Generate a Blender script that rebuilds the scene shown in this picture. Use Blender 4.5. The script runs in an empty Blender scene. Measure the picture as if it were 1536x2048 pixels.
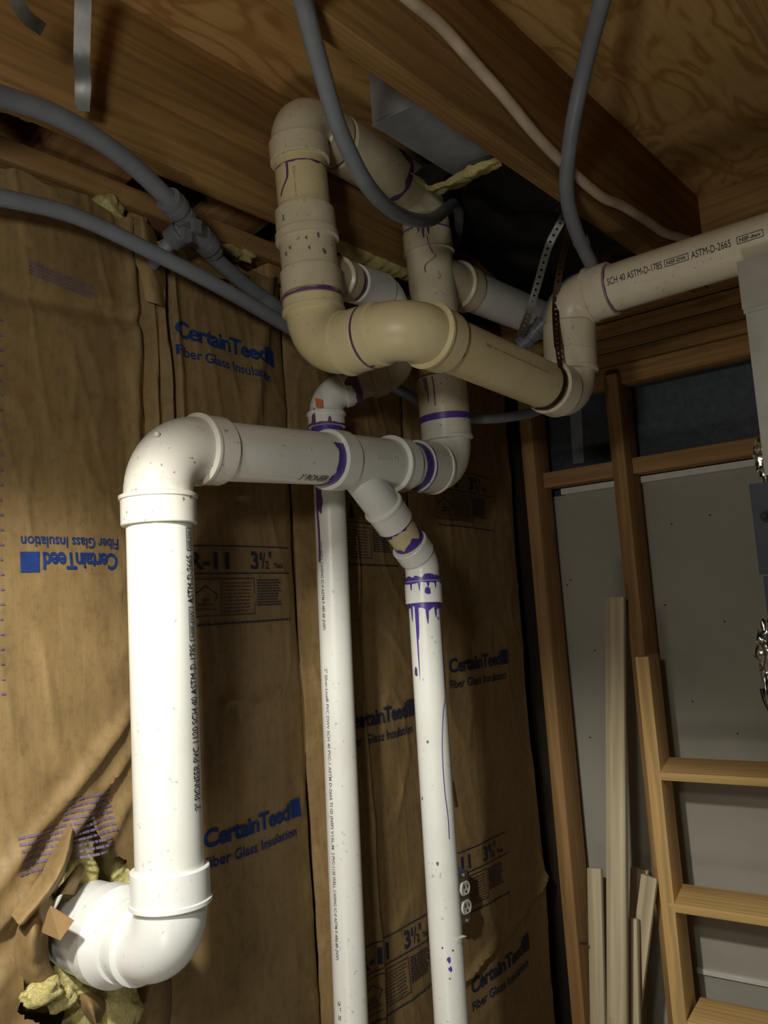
import bpy, bmesh, math, random
from math import radians, sin, cos, pi, sqrt, atan2, exp
from mathutils import Vector, Matrix, noise

# ------------------------------------------------------------------ camera
SC = bpy.context.scene
COL = SC.collection
FPX = 1775.0
PITCH, ROLL, HEAD = radians(6.5), radians(4.0), radians(38)
_h = Vector((cos(HEAD), sin(HEAD), 0)); _z = Vector((0, 0, 1)); _r = Vector((sin(HEAD), -cos(HEAD), 0))
CF = _h*cos(PITCH) + _z*sin(PITCH)
_u = -_h*sin(PITCH) + _z*cos(PITCH)
CR = _r*cos(ROLL) - _u*sin(ROLL)
CU = _r*sin(ROLL) + _u*cos(ROLL)
cam = bpy.data.objects.new('camera', bpy.data.cameras.new('camera'))
COL.objects.link(cam)
cam.matrix_world = Matrix((CR, CU, -CF)).transposed().to_4x4()
cam.data.sensor_fit = 'VERTICAL'; cam.data.sensor_height = 36.0
cam.data.lens = 36.0*FPX/2048; cam.data.clip_start = 0.02
SC.camera = cam

# ------------------------------------------------------------------ light
SC.view_settings.view_transform = 'Standard'; SC.view_settings.look = 'None'
SC.view_settings.exposure = 0.0; SC.view_settings.gamma = 1.0
w = bpy.data.worlds.new('world'); SC.world = w; w.use_nodes = True
w.node_tree.nodes['Background'].inputs[0].default_value = (0.9, 0.95, 1.0, 1)
w.node_tree.nodes['Background'].inputs[1].default_value = 0.012

def aim(o, loc, tgt):
    o.location = loc
    o.rotation_euler = (Vector(tgt)-Vector(loc)).to_track_quat('-Z', 'Y').to_euler()

# hand held work lamp to the left of the camera, shining down on the riser
l = bpy.data.lights.new('work_lamp', 'SPOT'); l.energy = 84; l.spot_size = radians(76); l.spot_blend = 0.5
l.shadow_soft_size = 0.035; l.color = (1.0, 0.985, 0.92)
lo = bpy.data.objects.new('work_lamp', l); COL.objects.link(lo); aim(lo, (-0.05, 0.50, 0.52), (0.88, 0.98, -0.80))
# bare fixture hanging behind and left of the camera
l = bpy.data.lights.new('ceiling_lamp', 'AREA'); l.energy = 4.2; l.shape = 'DISK'; l.size = 0.12
l.color = (1.0, 0.97, 0.88)
lo = bpy.data.objects.new('ceiling_lamp', l); COL.objects.link(lo); aim(lo, (-0.12, 0.24, 0.30), (1.2, 0.9, 0.3))
# unseen fill added near the floor, imitating light bounced upward
l = bpy.data.lights.new('bounce_fill', 'AREA'); l.energy = 4.2; l.shape = 'DISK'; l.size = 0.45
l.color = (1.0, 0.94, 0.84)
lo = bpy.data.objects.new('bounce_fill', l); COL.objects.link(lo); aim(lo, (-0.15, 0.45, -1.25), (0.7, 1.0, 0.7))

# ------------------------------------------------------------------ pixels to world
def ray(x, y): return CF + CR*((x-768)/FPX) - CU*((y-1024)/FPX)
def P(x, y, ax, v):
    r = ray(x, y); return r*(v/r[ax])
def D(x, y, d): return ray(x, y)*d

# ------------------------------------------------------------------ materials
def lin(c):
    def f(v):
        v /= 255.0
        return v/12.92 if v <= .04045 else ((v+.055)/1.055)**2.4
    return (f(c[0]), f(c[1]), f(c[2]), 1)

class NT:
    def __init__(s, name, rough=.5, spec=.5, metal=0):
        s.m = bpy.data.materials.new(name); s.m.use_nodes = True
        s.t = s.m.node_tree; s.b = s.t.nodes['Principled BSDF']
        s.b.inputs['Roughness'].default_value = rough
        s.b.inputs['Specular IOR Level'].default_value = spec
        s.b.inputs['Metallic'].default_value = metal
    def n(s, t, **k):
        o = s.t.nodes.new(t)
        for a, v in k.items(): setattr(o, a, v)
        return o
    def l(s, a, b): s.t.links.new(a, b)
    def coords(s, scale, rnd=True):
        tc = s.n('ShaderNodeTexCoord'); mp = s.n('ShaderNodeMapping')
        mp.inputs['Scale'].default_value = scale
        if rnd:
            oi = s.n('ShaderNodeObjectInfo'); ad = s.n('ShaderNodeVectorMath', operation='MULTIPLY_ADD')
            cx = s.n('ShaderNodeCombineXYZ')
            for i in range(3): s.l(oi.outputs['Random'], cx.inputs[i])
            s.l(cx.outputs[0], ad.inputs[0]); ad.inputs[1].default_value = (3.1, 7.7, 5.3)
            s.l(tc.outputs['Object'], ad.inputs[2]); s.l(ad.outputs[0], mp.inputs[0])
        else: s.l(tc.outputs['Object'], mp.inputs[0])
        return mp.outputs[0]
    def noise(s, vec, sc, det=4, rough=.6, dist=0):
        o = s.n('ShaderNodeTexNoise'); s.l(vec, o.inputs['Vector'])
        o.inputs['Scale'].default_value = sc; o.inputs['Detail'].default_value = det
        o.inputs['Roughness'].default_value = rough; o.inputs['Distortion'].default_value = dist
        return o.outputs['Fac']
    def ramp(s, fac, stops):
        o = s.n('ShaderNodeValToRGB'); s.l(fac, o.inputs[0])
        e = o.color_ramp.elements
        while len(e) < len(stops): e.new(.5)
        for i, (p, c) in enumerate(stops): e[i].position = p; e[i].color = c if len(c) == 4 else lin(c)
        return o.outputs[0]
    def mix(s, fac, a, b, mode='MIX'):
        o = s.n('ShaderNodeMix', data_type='RGBA', blend_type=mode)
        if isinstance(fac, (int, float)): o.inputs[0].default_value = fac
        else: s.l(fac, o.inputs[0])
        for v, i in ((a, 6), (b, 7)):
            if isinstance(v, tuple): o.inputs[i].default_value = v if len(v) == 4 else lin(v)
            else: s.l(v, o.inputs[i])
        return o.outputs[2]
    def color(s, c):
        if isinstance(c, tuple): s.b.inputs['Base Color'].default_value = lin(c) if len(c) == 3 else c
        else: s.l(c, s.b.inputs['Base Color'])
    def bump(s, h, st, dist=.002):
        o = s.n('ShaderNodeBump'); o.inputs['Strength'].default_value = st; o.inputs['Distance'].default_value = dist
        s.l(h, o.inputs['Height']); s.l(o.outputs[0], s.b.inputs['Normal'])

def G(v): return (v, v, v, 1)

def wood(name, light, dark, ring=9, knot=.5, rough=.75):
    s = NT(name, rough, .25)
    v = s.coords((1.0, 8.0, 8.0))
    n1 = s.noise(v, 1.6, 3, .5, .8)
    wv = s.n('ShaderNodeTexWave', wave_type='RINGS', rings_direction='X', wave_profile='SIN')
    mp = s.coords((0.35, 3.2, 2.0))
    s.l(mp, wv.inputs['Vector']); wv.inputs['Scale'].default_value = ring; wv.inputs['Distortion'].default_value = 5
    wv.inputs['Detail'].default_value = 3; wv.inputs['Detail Scale'].default_value = .7
    v2 = s.coords((3.0, 110.0, 110.0)); n2 = s.noise(v2, 1.0, 3, .6)
    c = s.ramp(n1, [(.3, dark), (.7, light)])
    g = s.ramp(wv.outputs['Fac'], [(.0, G(.60)), (.45, G(1.0)), (1, G(.86))])
    c = s.mix(.62, c, g, 'MULTIPLY')
    g2 = s.ramp(n2, [(.3, G(.72)), (.6, G(1.08))])
    c = s.mix(.6, c, g2, 'MULTIPLY')
    vo = s.n('ShaderNodeTexVoronoi'); kv = s.coords((2.2, 7.0, 7.0)); s.l(kv, vo.inputs['Vector']); vo.inputs['Scale'].default_value = 1.1
    k = s.ramp(vo.outputs['Distance'], [(.06, G(.25)), (.12, G(1.0))])
    c = s.mix(knot, c, k, 'MULTIPLY')
    s.color(c); s.bump(n2, .25, .001)
    return s.m

def pvc(name, base, spot=.5, rough=.38, stain=.25, stainc=(150, 135, 100)):
    s = NT(name, rough, .45)
    v = s.coords((1, 1, 1))
    n1 = s.noise(v, 9, 4, .6); n2 = s.noise(v, 130, 2, .5); n3 = s.noise(v, 45, 2, .5)
    c = s.mix(s.ramp(n1, [(.45, G(0)), (.75, G(stain))]), base, stainc)
    m = s.n('ShaderNodeMath', operation='MULTIPLY')
    s.l(s.ramp(n2, [(.63, G(0)), (.69, G(1))]), m.inputs[0]); s.l(s.ramp(n3, [(.52, G(0)), (.6, G(spot))]), m.inputs[1])
    c = s.mix(m.outputs[0], c, (82, 74, 60))
    s.color(c); s.bump(n3, .05, .001)
    return s.m

def plain(name, c, rough=.5, metal=0, spec=.5, var=.15, sc=12, bump=0.0):
    s = NT(name, rough, spec, metal)
    v = s.coords((1, 1, 1)); n1 = s.noise(v, sc, 4, .6)
    s.color(s.mix(var, lin(c), s.ramp(n1, [(.3, G(.25)), (.7, G(1.5))]), 'MULTIPLY'))
    if bump: s.bump(n1, bump, .004)
    return s.m

M = {}
M['joist'] = wood('joist_wood', (180, 140, 86), (138, 104, 60), 12)
M['stud'] = wood('stud_wood', (188, 148, 98), (158, 118, 72), 6)
M['shadewood'] = wood('gap_shade_wood', (58, 44, 30), (40, 30, 20))  # stud wood darkened so the corner gap's shade is in the colour
M['pine'] = wood('pine_wood', (234, 196, 130), (212, 168, 104), 8, .25, .6)
M['trimwood'] = wood('trim_wood', (214, 198, 164), (196, 178, 142), 2, .05)
M['pvc'] = pvc('pvc_white', (232, 231, 222), .35, .34, .12)
M['fit'] = pvc('pvc_fitting', (226, 222, 208), .75, .32, .35)
M['fitwhite'] = pvc('pvc_fitting_white', (236, 236, 230), .2, .3, .1)
M['warm'] = pvc('pvc_warm', (224, 214, 188), .4, .36, .35, (176, 160, 124))
M['cream'] = pvc('pvc_cream', (216, 202, 158), .3, .4, .4, (186, 160, 100))
M['aged'] = pvc('pvc_aged_fitting', (212, 202, 172), .6, .32, .5, (160, 136, 96))
M['purple'] = plain('purple_primer', (84, 62, 150), .35, 0, .5, .3, 60)
M['mauve'] = plain('faded_primer', (104, 70, 112), .4, 0, .5, .4, 70)
M['ink'] = plain('black_ink', (38, 34, 32), .7, 0, .2, .2, 90)
M['redink'] = plain('red_ink', (176, 88, 60), .7, 0, .2, .3, 90)
M['greyink'] = plain('grey_ink', (112, 104, 106), .7, 0, .2, .4, 120)
M['blueink'] = plain('blue_ink', (34, 58, 118), .8, 0, .2, .25, 70)
M['navyink'] = plain('navy_ink', (48, 50, 72), .8, 0, .2, .25, 70)
M['violetink'] = plain('violet_ink', (112, 96, 120), .8, 0, .2, .35, 90)
M['tube'] = plain('grey_tube', (118, 122, 128), .42, 0, .5, .12, 30)
M['tubefit'] = plain('grey_tube_fitting', (108, 110, 114), .4, 0, .5, .12, 30)
M['cable'] = plain('cable_sheath', (196, 176, 150), .6, 0, .4, .3, 20)
M['galv'] = plain('galvanised_steel', (176, 174, 166), .42, .35, .5, .35, 7, .08)
M['strap'] = plain('strap_steel', (120, 118, 112), .45, .8, .5, .3, 40)
M['strapgalv'] = plain('dull_galvanised', (118, 118, 114), .45, .5, .5, .35, 30)
M['darkstrap'] = plain('copper_strap', (84, 62, 44), .45, .8, .5, .4, 40)
M['duct'] = plain('duct_board', (150, 152, 156), .6, .15, .4, .2, 30)
M['foil'] = plain('foil', (205, 205, 200), .22, 1, .5, .2, 20, .6)
M['black'] = plain('black_plastic', (20, 22, 23), .35, 0, .5, .3, 10, .5)
M['bluegrey'] = plain('blue_grey_steel', (60, 65, 74), .5, .2, .5, .15, 20)
M['darkgrey'] = plain('dark_steel', (44, 44, 46), .6, .2, .4, .15, 20)
M['panelgrey'] = plain('dark_foil_board', (84, 92, 98), .55, .2, .4, .35, 60)
M['board'] = plain('grey_board', (168, 164, 150), .9, 0, .2, .14, 3)
M['whitestrip'] = plain('white_edge', (225, 222, 210), .7, 0, .3, .1, 30)
M['tape'] = plain('clear_tape', (150, 156, 160), .2, 0, .6, .2, 30)
M['card'] = plain('cardboard', (158, 128, 86), .85, 0, .2, .12, 40)
M['white'] = plain('white_plastic', (228, 226, 216), .4, 0, .5, .08, 30)
M['boxblue'] = plain('blue_box_plastic', (70, 86, 120), .5, 0, .5, .2, 50)
M['orange'] = plain('orange_sticker', (206, 96, 44), .6, 0, .4, .2, 80)
M['concrete'] = plain('concrete', (120, 116, 108), .9, 0, .2, .3, 6, .2)

def kraft():
    s = NT('kraft_paper', .62, .35)
    v = s.coords((1, 1, 1), False)
    n0 = s.noise(v, 5, 4, .6); nf = s.noise(s.coords((90, 90, 14), False), 1, 3, .6); ns = s.noise(v, 55, 3, .7)
    c = s.ramp(n0, [(.3, (130, 106, 68)), (.7, (152, 126, 84))])
    c = s.mix(.55, c, s.ramp(nf, [(.3, G(.74)), (.65, G(1.08))]), 'MULTIPLY')
    c = s.mix(.5, c, s.ramp(ns, [(.32, G(.62)), (.5, G(1.0))]), 'MULTIPLY')
    s.color(c)
    h = s.n('ShaderNodeMath', operation='ADD'); s.l(nf, h.inputs[0]); s.l(ns, h.inputs[1])
    s.bump(h.outputs[0], .35, .0015)
    return s.m
M['kraft'] = kraft()

def fiberglass():
    s = NT('fiberglass', .95, .1)
    v = s.coords((1, 1, 1)); n1 = s.noise(v, 22, 5, .75, 1.2); n2 = s.noise(v, 160, 4, .7, 2)
    s.color(s.mix(.6, s.ramp(n1, [(.3, (206, 190, 112)), (.7, (240, 228, 164))]), s.ramp(n2, [(.3, G(.6)), (.7, G(1.1))]), 'MULTIPLY'))
    s.bump(n2, .9, .004); return s.m
M['glass'] = fiberglass()

def plywood():
    s = NT('plywood', .75, .25)
    v = s.coords((1.6, 3.4, 1), False)
    n0 = s.noise(v, 1.6, 2, .5, 2.2)
    wv = s.n('ShaderNodeMath', operation='MULTIPLY'); s.l(n0, wv.inputs[0]); wv.inputs[1].default_value = 26
    sn = s.n('ShaderNodeMath', operation='SINE'); s.l(wv.outputs[0], sn.inputs[0])
    ma = s.n('ShaderNodeMapRange'); s.l(sn.outputs[0], ma.inputs[0]); ma.inputs[1].default_value = -1; ma.inputs[2].default_value = 1
    c = s.ramp(ma.outputs[0], [(.0, (164, 122, 68)), (.4, (186, 146, 88)), (1, (192, 154, 96))])
    n2 = s.noise(s.coords((6, 120, 1), False), 1, 3, .6)
    c = s.mix(.5, c, s.ramp(n2, [(.3, G(.75)), (.65, G(1.1))]), 'MULTIPLY')
    vo = s.n('ShaderNodeTexVoronoi'); s.l(s.coords((3.0, 7.0, 1), False), vo.inputs['Vector']); vo.inputs['Scale'].default_value = 1.3
    c = s.mix(.85, c, s.ramp(vo.outputs['Distance'], [(.05, G(.2)), (.12, G(1.0))]), 'MULTIPLY')
    s.color(c); s.bump(n2, .2, .001); return s.m
M['ply'] = plywood()

# ------------------------------------------------------------------ object helpers
def tag(o, label=None, cat=None, group=None, kind=None):
    for k, v in (('label', label), ('category', cat), ('group', group), ('kind', kind)):
        if v: o[k] = v
    return o
def wloc(o):
    v = Vector((0, 0, 0))
    while o: v = v + o.location; o = o.parent
    return v
def empty(name, loc, label=None, cat=None, group=None):
    o = bpy.data.objects.new(name, None); COL.objects.link(o); o.location = loc; o.empty_display_size = .05
    return tag(o, label, cat, group)
def mesh(name, verts, faces, mat, parent=None, smooth=None, mats=None, mi=None):
    """verts are world coordinates; the object's origin goes to their centre"""
    c = Vector((0, 0, 0))
    for v in verts: c += Vector(v)
    c /= max(1, len(verts))
    me = bpy.data.meshes.new(name)
    me.from_pydata([tuple(Vector(v)-c) for v in verts], [], faces)
    me.materials.append(mat)
    if mats:
        for m_ in mats: me.materials.append(m_)
        for p, i in zip(me.polygons, mi): p.material_index = i
    if smooth is not None:
        for p in me.polygons: p.use_smooth = True
        me.set_sharp_from_angle(angle=radians(smooth))
    me.update()
    o = bpy.data.objects.new(name, me); COL.objects.link(o)
    if parent: o.parent = parent; o.location = c - wloc(parent)
    else: o.location = c
    return o

def join(*parts):
    V, Fc = [], []
    for v, f in parts:
        n = len(V); V += list(v); Fc += [tuple(i+n for i in q) for q in f]
    return V, Fc

def box(x0, x1, y0, y1, z0, z1):
    v = [(x, y, z) for x in (x0, x1) for y in (y0, y1) for z in (z0, z1)]
    f = [(0, 1, 3, 2), (4, 6, 7, 5), (0, 4, 5, 1), (2, 3, 7, 6), (0, 2, 6, 4), (1, 5, 7, 3)]
    return v, f

def beam(name, a, b, wy, wz, mat, parent=None, bev=.0025, side=None, sag=0):
    """board from a to b; local X runs along it (grain). wy = width along side vector, wz = the third size"""
    a, b = Vector(a), Vector(b); d = (b-a); L = d.length; d.normalize()
    side = Vector(side) if side else Vector((0, 1, 0)) if abs(d.y) < .9 else Vector((1, 0, 0))
    s = (side - d*side.dot(d)).normalized(); t = d.cross(s)
    bm = bmesh.new()
    v, f = box(-L/2, L/2, -wy/2, wy/2, -wz/2, wz/2)
    vs = [bm.verts.new(p) for p in v]
    for q in f: bm.faces.new([vs[i] for i in q])
    bmesh.ops.recalc_face_normals(bm, faces=bm.faces)
    if bev: bmesh.ops.bevel(bm, geom=bm.edges[:], offset=bev, segments=2, affect='EDGES', profile=.5)
    me = bpy.data.meshes.new(name); bm.to_mesh(me); bm.free(); me.materials.append(mat)
    for p in me.polygons: p.use_smooth = True
    me.set_sharp_from_angle(angle=radians(40))
    o = bpy.data.objects.new(name, me); COL.objects.link(o)
    R = Matrix((d, s, t)).transposed()
    o.rotation_euler = R.to_euler()
    c = (a+b)/2
    if parent: o.parent = parent; o.location = c - wloc(parent)
    else: o.location = c
    return o

def frames(pts):
    pts = [Vector(p) for p in pts]; T = []
    for i in range(len(pts)):
        a = pts[max(0, i-1)]; b = pts[min(len(pts)-1, i+1)]
        t = b-a
        if t.length < 1e-9: t = T[-1] if T else Vector((0, 0, 1))
        T.append(t.normalized())
    n = Vector((0, 0, 1)) if abs(T[0].z) < .9 else Vector((1, 0, 0))
    n = (n - T[0]*n.dot(T[0])).normalized(); N = [n]
    for i in range(1, len(pts)):
        n = N[-1] - T[i]*N[-1].dot(T[i]); N.append(n.normalized())
    return pts, T, N

def sweep(pts, rad, seg=48, tang=None, cap=True):
    pts, T, N = frames(pts)
    if tang: 
        T = [Vector(t).normalized() for t in tang]; N2 = [N[0]-T[0]*N[0].dot(T[0])]; N2[0].normalize()
        for i in range(1, len(pts)):
            n = N2[-1]-T[i]*N2[-1].dot(T[i]); N2.append(n.normalized())
        N = N2
    if not hasattr(rad, '__len__'): rad = [rad]*len(pts)
    V, Fc = [], []
    for p, t, n, r in zip(pts, T, N, rad):
        b = t.cross(n)
        for k in range(seg):
            a = 2*pi*k/seg; V.append(p + (n*cos(a)+b*sin(a))*r)
    for i in range(len(pts)-1):
        for k in range(seg):
            k2 = (k+1) % seg
            Fc.append((i*seg+k, i*seg+k2, (i+1)*seg+k2, (i+1)*seg+k))
    if cap:
        Fc.append(tuple(range(seg-1, -1, -1))); o = (len(pts)-1)*seg; Fc.append(tuple(range(o, o+seg)))
    return V, Fc

def catmull(ps, n=10):
    ps = [Vector(p) for p in ps]; q = [ps[0]*2-ps[1]] + ps + [ps[-1]*2-ps[-2]]; out = []
    for i in range(1, len(q)-2):
        for k in range(n):
            t = k/n; a, b, c, d = q[i-1:i+3]
            out.append(.5*((2*b)+(-a+c)*t+(2*a-5*b+4*c-d)*t*t+(-a+3*b-3*c+d)*t**3))
    out.append(ps[-1]); return out

# ------------------------------------------------------------------ pipe fittings
R3, H3, B3 = .04445, .0512, .0470
R2, H2, B2 = .03015, .0360, .0325

def hub_prof(p, d, L, Rp, Rh, Rb, lip=.0022):
    """rings from the open face at p going along d (into the fitting)"""
    return [(p, Rp*.98, d), (p, Rh-.001, d), (p+d*.0012, Rh, d), (p+d*(L-.007), Rh, d), (p+d*(L-.006), Rh+lip, d),
            (p+d*(L-.001), Rh+lip, d), (p+d*(L+.002), Rb, d)]

def elbow_geo(C, din, dout, t, La, Lb, Rp=R3, Rh=H3, Rb=B3, n=14, lipa=.0022, lipb=.0022):
    C, din, dout = Vector(C), Vector(din).normalized(), Vector(dout).normalized()
    prof = []
    if La > 0: prof += hub_prof(C-din*(t+La), din, La, Rp, Rh, Rb, lipa)
    A, B = C-din*t, C+dout*t
    phi = din.angle(dout); r = t/math.tan(phi/2); ax = din.cross(dout).normalized()
    cen = A + (ax.cross(din))*r
    for i in range(n+1):
        q = Matrix.Rotation(phi*i/n, 3, ax)
        if La > 0 and i == 0: continue
        if Lb > 0 and i == n: continue
        prof.append((cen + q @ (A-cen), Rb, q @ din))
    if Lb > 0:
        h = hub_prof(C+dout*(t+Lb), -dout, Lb, Rp, Rh, Rb, lipb)
        prof += [(p, rr, -d) for p, rr, d in reversed(h)]
    return sweep([p[0] for p in prof], [p[1] for p in prof], 56, [p[2] for p in prof])

def elbow(par, C, din, dout, t=.062, La=.042, Lb=.042, mat='fit', name='elbow_fitting', **k):
    v, f = elbow_geo(C, din, dout, t, La, Lb, **k)
    return mesh(name, v, f, M[mat], par, 28)

def pipe(par, a, b, R=R3, mat='pvc', name='pipe'):
    v, f = sweep([a, b], R, 64)
    return mesh(name, v, f, M[mat], par, 30)

def coupling_geo(a, b, Rh=H3, Rp=R3, lip=.0022, ring=True):
    a, b = Vector(a), Vector(b); d = (b-a).normalized(); L = (b-a).length
    pr = [(a, Rp*.98), (a, Rh-.001), (a+d*.0012, Rh)]
    if ring: pr += [(a+d*.006, Rh)]
    pr += [(b-d*.0012, Rh), (b, Rh-.001), (b, Rp*.98)]
    return sweep([p[0] for p in pr], [p[1] for p in pr], 56, [d]*len(pr))

def basis_for(d, toward):
    d = Vector(d).normalized(); n = Vector(toward) - d*Vector(toward).dot(d); n.normalize()
    return d, n, d.cross(n)

def basis_s(d, toward):
    """as basis_for, but positive angles always lie to the right on an upright pipe"""
    d, n, b = basis_for(d, toward)
    return (d, n, -b) if d.z < -.5 else (d, n, b)

def primer(par, p, d, R, w, mat='purple', seed=0, amp=.5, drips=(), toward=None, arc=None, name='primer_stain'):
    """thin purple film wrapped on a pipe from p along d, ragged far edge with drips (angle deg, length, half width deg)"""
    d = Vector(d).normalized()
    if toward is None: toward = -Vector(p)
    d, n, b = basis_s(d, toward)
    N = 180; K = 8; V, Fc = [], []; Rr = R+.0005
    for i in range(N+1):
        a = -pi + 2*pi*i/N
        if arc and not (arc[0] <= math.degrees(a) <= arc[1]): wd = .0003
        else:
            wd = w*(1+amp*(noise.noise(Vector((cos(a)*2.3, sin(a)*2.3, seed)))*1.3+noise.noise(Vector((cos(a)*5, sin(a)*5, seed+9)))*.35))
            for (da, dl, dw) in drips:
                x = (math.degrees(a)-da)/dw
                if abs(x) < 1: wd += dl*(1-x*x)**.6
        for k in range(K+1):
            s = max(wd, .0003)*k/K
            V.append(Vector(p)+d*s+(n*cos(a)+b*sin(a))*Rr)
    for i in range(N):
        for k in range(K):
            q = i*(K+1)+k; Fc.append((q, q+1, q+K+2, q+K+1))
    return mesh(name, V, Fc, M[mat], par, 60)

def blotch(par, p, d, R, ang, sw, sh, mat, seed=0, toward=None, name='stain'):
    """small irregular patch on a pipe: sw along the axis, sh around it (metres)"""
    d, n, b = basis_s(d, toward if toward is not None else -Vector(p))
    V = []; N = 20; Rr = R+.0007
    a0 = radians(ang); V.append(Vector(p)+(n*cos(a0)+b*sin(a0))*Rr)
    for i in range(N):
        t = 2*pi*i/N; k = 1+.5*noise.noise(Vector((cos(t)*1.7, sin(t)*1.7, seed)))
        a = a0+sin(t)*sh*k/2/R
        V.append(Vector(p)+d*(cos(t)*sw*k/2)+(n*cos(a)+b*sin(a))*Rr)
    return mesh(name, V, [(0, i+1, (i+1) % N+1) for i in range(N)], M[mat], par)

# ------------------------------------------------------------------ lettering
def glyphs(s, W, H, bold=0.0, maxedge=None, spacing=1.0):
    cu = bpy.data.curves.new('t', 'FONT'); cu.body = s; cu.size = 1; cu.offset = bold; cu.resolution_u = 3; cu.space_character = spacing
    ob = bpy.data.objects.new('t', cu); COL.objects.link(ob)
    dg = bpy.context.evaluated_depsgraph_get(); me = bpy.data.meshes.new_from_object(ob.evaluated_get(dg))
    bm = bmesh.new(); bm.from_mesh(me)
    bmesh.ops.remove_doubles(bm, verts=bm.verts, dist=1e-5)
    xs = [v.co.x for v in bm.verts]; x0, x1 = min(xs), max(xs)
    for v in bm.verts: v.co.x = (v.co.x-x0)/(x1-x0)*W; v.co.y = v.co.y/.73*H; v.co.z = 0
    bmesh.ops.triangulate(bm, faces=bm.faces)
    if maxedge:
        for _ in range(3):
            es = [e for e in bm.edges if e.calc_length() > maxedge]
            if not es: break
            bmesh.ops.subdivide_edges(bm, edges=es, cuts=1); bmesh.ops.triangulate(bm, faces=[f for f in bm.faces if len(f.verts) > 3])
    V = [(v.co.x, v.co.y) for v in bm.verts]; bm.verts.index_update()
    Fc = [tuple(v.index for v in f.verts) for f in bm.faces]
    bm.free(); bpy.data.objects.remove(ob); bpy.data.curves.remove(cu); bpy.data.meshes.remove(me)
    return V, Fc
def rect2(x0, x1, y0, y1, n=1):
    V = [(x0+(x1-x0)*i/n, y) for i in range(n+1) for y in (y0, y1)]
    return V, [(2*i, 2*i+2, 2*i+3, 2*i+1) for i in range(n)]
def frame2(x0, x1, y0, y1, t, n=6):
    return join(rect2(x0, x1, y0, y0+t, n), rect2(x0, x1, y1-t, y1, n), rect2(x0, x0+t, y0+t, y1-t), rect2(x1-t, x1, y0+t, y1-t))
def shift(g, dx, dy): return [(x+dx, y+dy) for x, y in g[0]], g[1]

def on_pipe(par, g, p, d, up_ang, R, mat, toward, flip=1, name='printed_text'):
    """2D shapes -> cylinder: u along d from p, v round the pipe starting at angle up_ang (deg)"""
    d, n, b = basis_for(d, toward)
    V = []
    for u, v in g[0]:
        a = radians(up_ang)+flip*v/R
        V.append(Vector(p)+d*u+(n*cos(a)+b*sin(a))*(R+.0008))
    return mesh(name, V, g[1], M[mat], par)

# ------------------------------------------------------------------ setting
ZJ, ZT = .715, .950
YW = 1.19
FLOOR = -1.45
o = mesh('ceiling', *box(-1.6, 2.4, -1.4, 1.36, ZT, ZT+.02), M['ply']); tag(o, kind='structure')
# use world-space object coordinates for the ply grain
o = mesh('floor', *box(-1.6, 2.4, -1.4, 1.36, FLOOR-.05, FLOOR), M['concrete']); tag(o, kind='structure')
o = mesh('wall_left', *box(-1.6, 2.4, 1.33, 1.38, FLOOR, ZT), M['concrete']); tag(o, kind='structure')
o = mesh('wall_back', *box(2.36, 2.42, -1.4, 1.38, FLOOR, ZT), M['concrete']); tag(o, kind='structure')

def joist(yc, label):
    o = beam('floor_joist', (-1.5, yc, (ZJ+ZT)/2), (2.122, yc, (ZJ+ZT)/2), .038, ZT-ZJ, M['joist'], side=(0, 1, 0))
    return tag(o, label, 'joist', 'ceiling joists')
joist(1.059, 'wide wooden floor joist nearest the papered wall, running above the left riser')
joist(.646, 'middle wooden floor joist with a beige cable along its side')
joist(.233, 'wooden floor joist at the top right corner of the photo')
joist(-.18, 'wooden floor joist just outside the photo on the right')
o = beam('rim_joist', (2.141, -1.0, (ZJ+ZT)/2), (2.141, 1.3, (ZJ+ZT)/2), .038, ZT-ZJ, M['joist'], side=(1, 0, 0))
tag(o, 'wooden rim board closing off the far ends of the joists', 'rim joist')
o = beam('rim_joist', (-1.5, 1.305, .83), (2.12, 1.305, .83), .036, .235, M['joist'], side=(0, 1, 0))
tag(o, 'dark wooden rim board above the top plate of the papered wall', 'rim joist')

# blocking above the left top plate
for (x, wd, lb) in ((.80, .16, 'short orange wood block lying behind the grey tube above the top plate'),
                    (1.12, .12, 'dark wood block between joist and rim board, right of the tube tee')):
    o = beam('wood_block', (x, 1.086, .80), (x+.02, 1.284, .77), .040, wd, M['stud'], side=(0, 0, 1)); tag(o, lb, 'wood block')
o = beam('top_plate', (-1.4, 1.235, .731), (2.10, 1.235, .731), .089, .038, M['stud'], side=(0, 1, 0))
tag(o, 'long light wooden plate along the top of the papered wall', 'plate')

# studs of the left wall (mostly behind the paper)
SEAM = [.50, .912, 1.238, 1.612]
for i, x in enumerate(SEAM):
    o = beam('wall_stud', (x, 1.2465, FLOOR), (x, 1.2465, .710), .089, .038, M['stud'], side=(0, 1, 0))
    tag(o, ['wooden stud behind the far left edge of the kraft paper', 'wooden stud behind the crumpled paper seam above the left elbow',
            'wooden stud at the paper seam left of the thin white vertical pipe', 'wooden stud behind the paper at the drain pipe on the right'][i], 'stud', 'studs of the papered wall')

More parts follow.
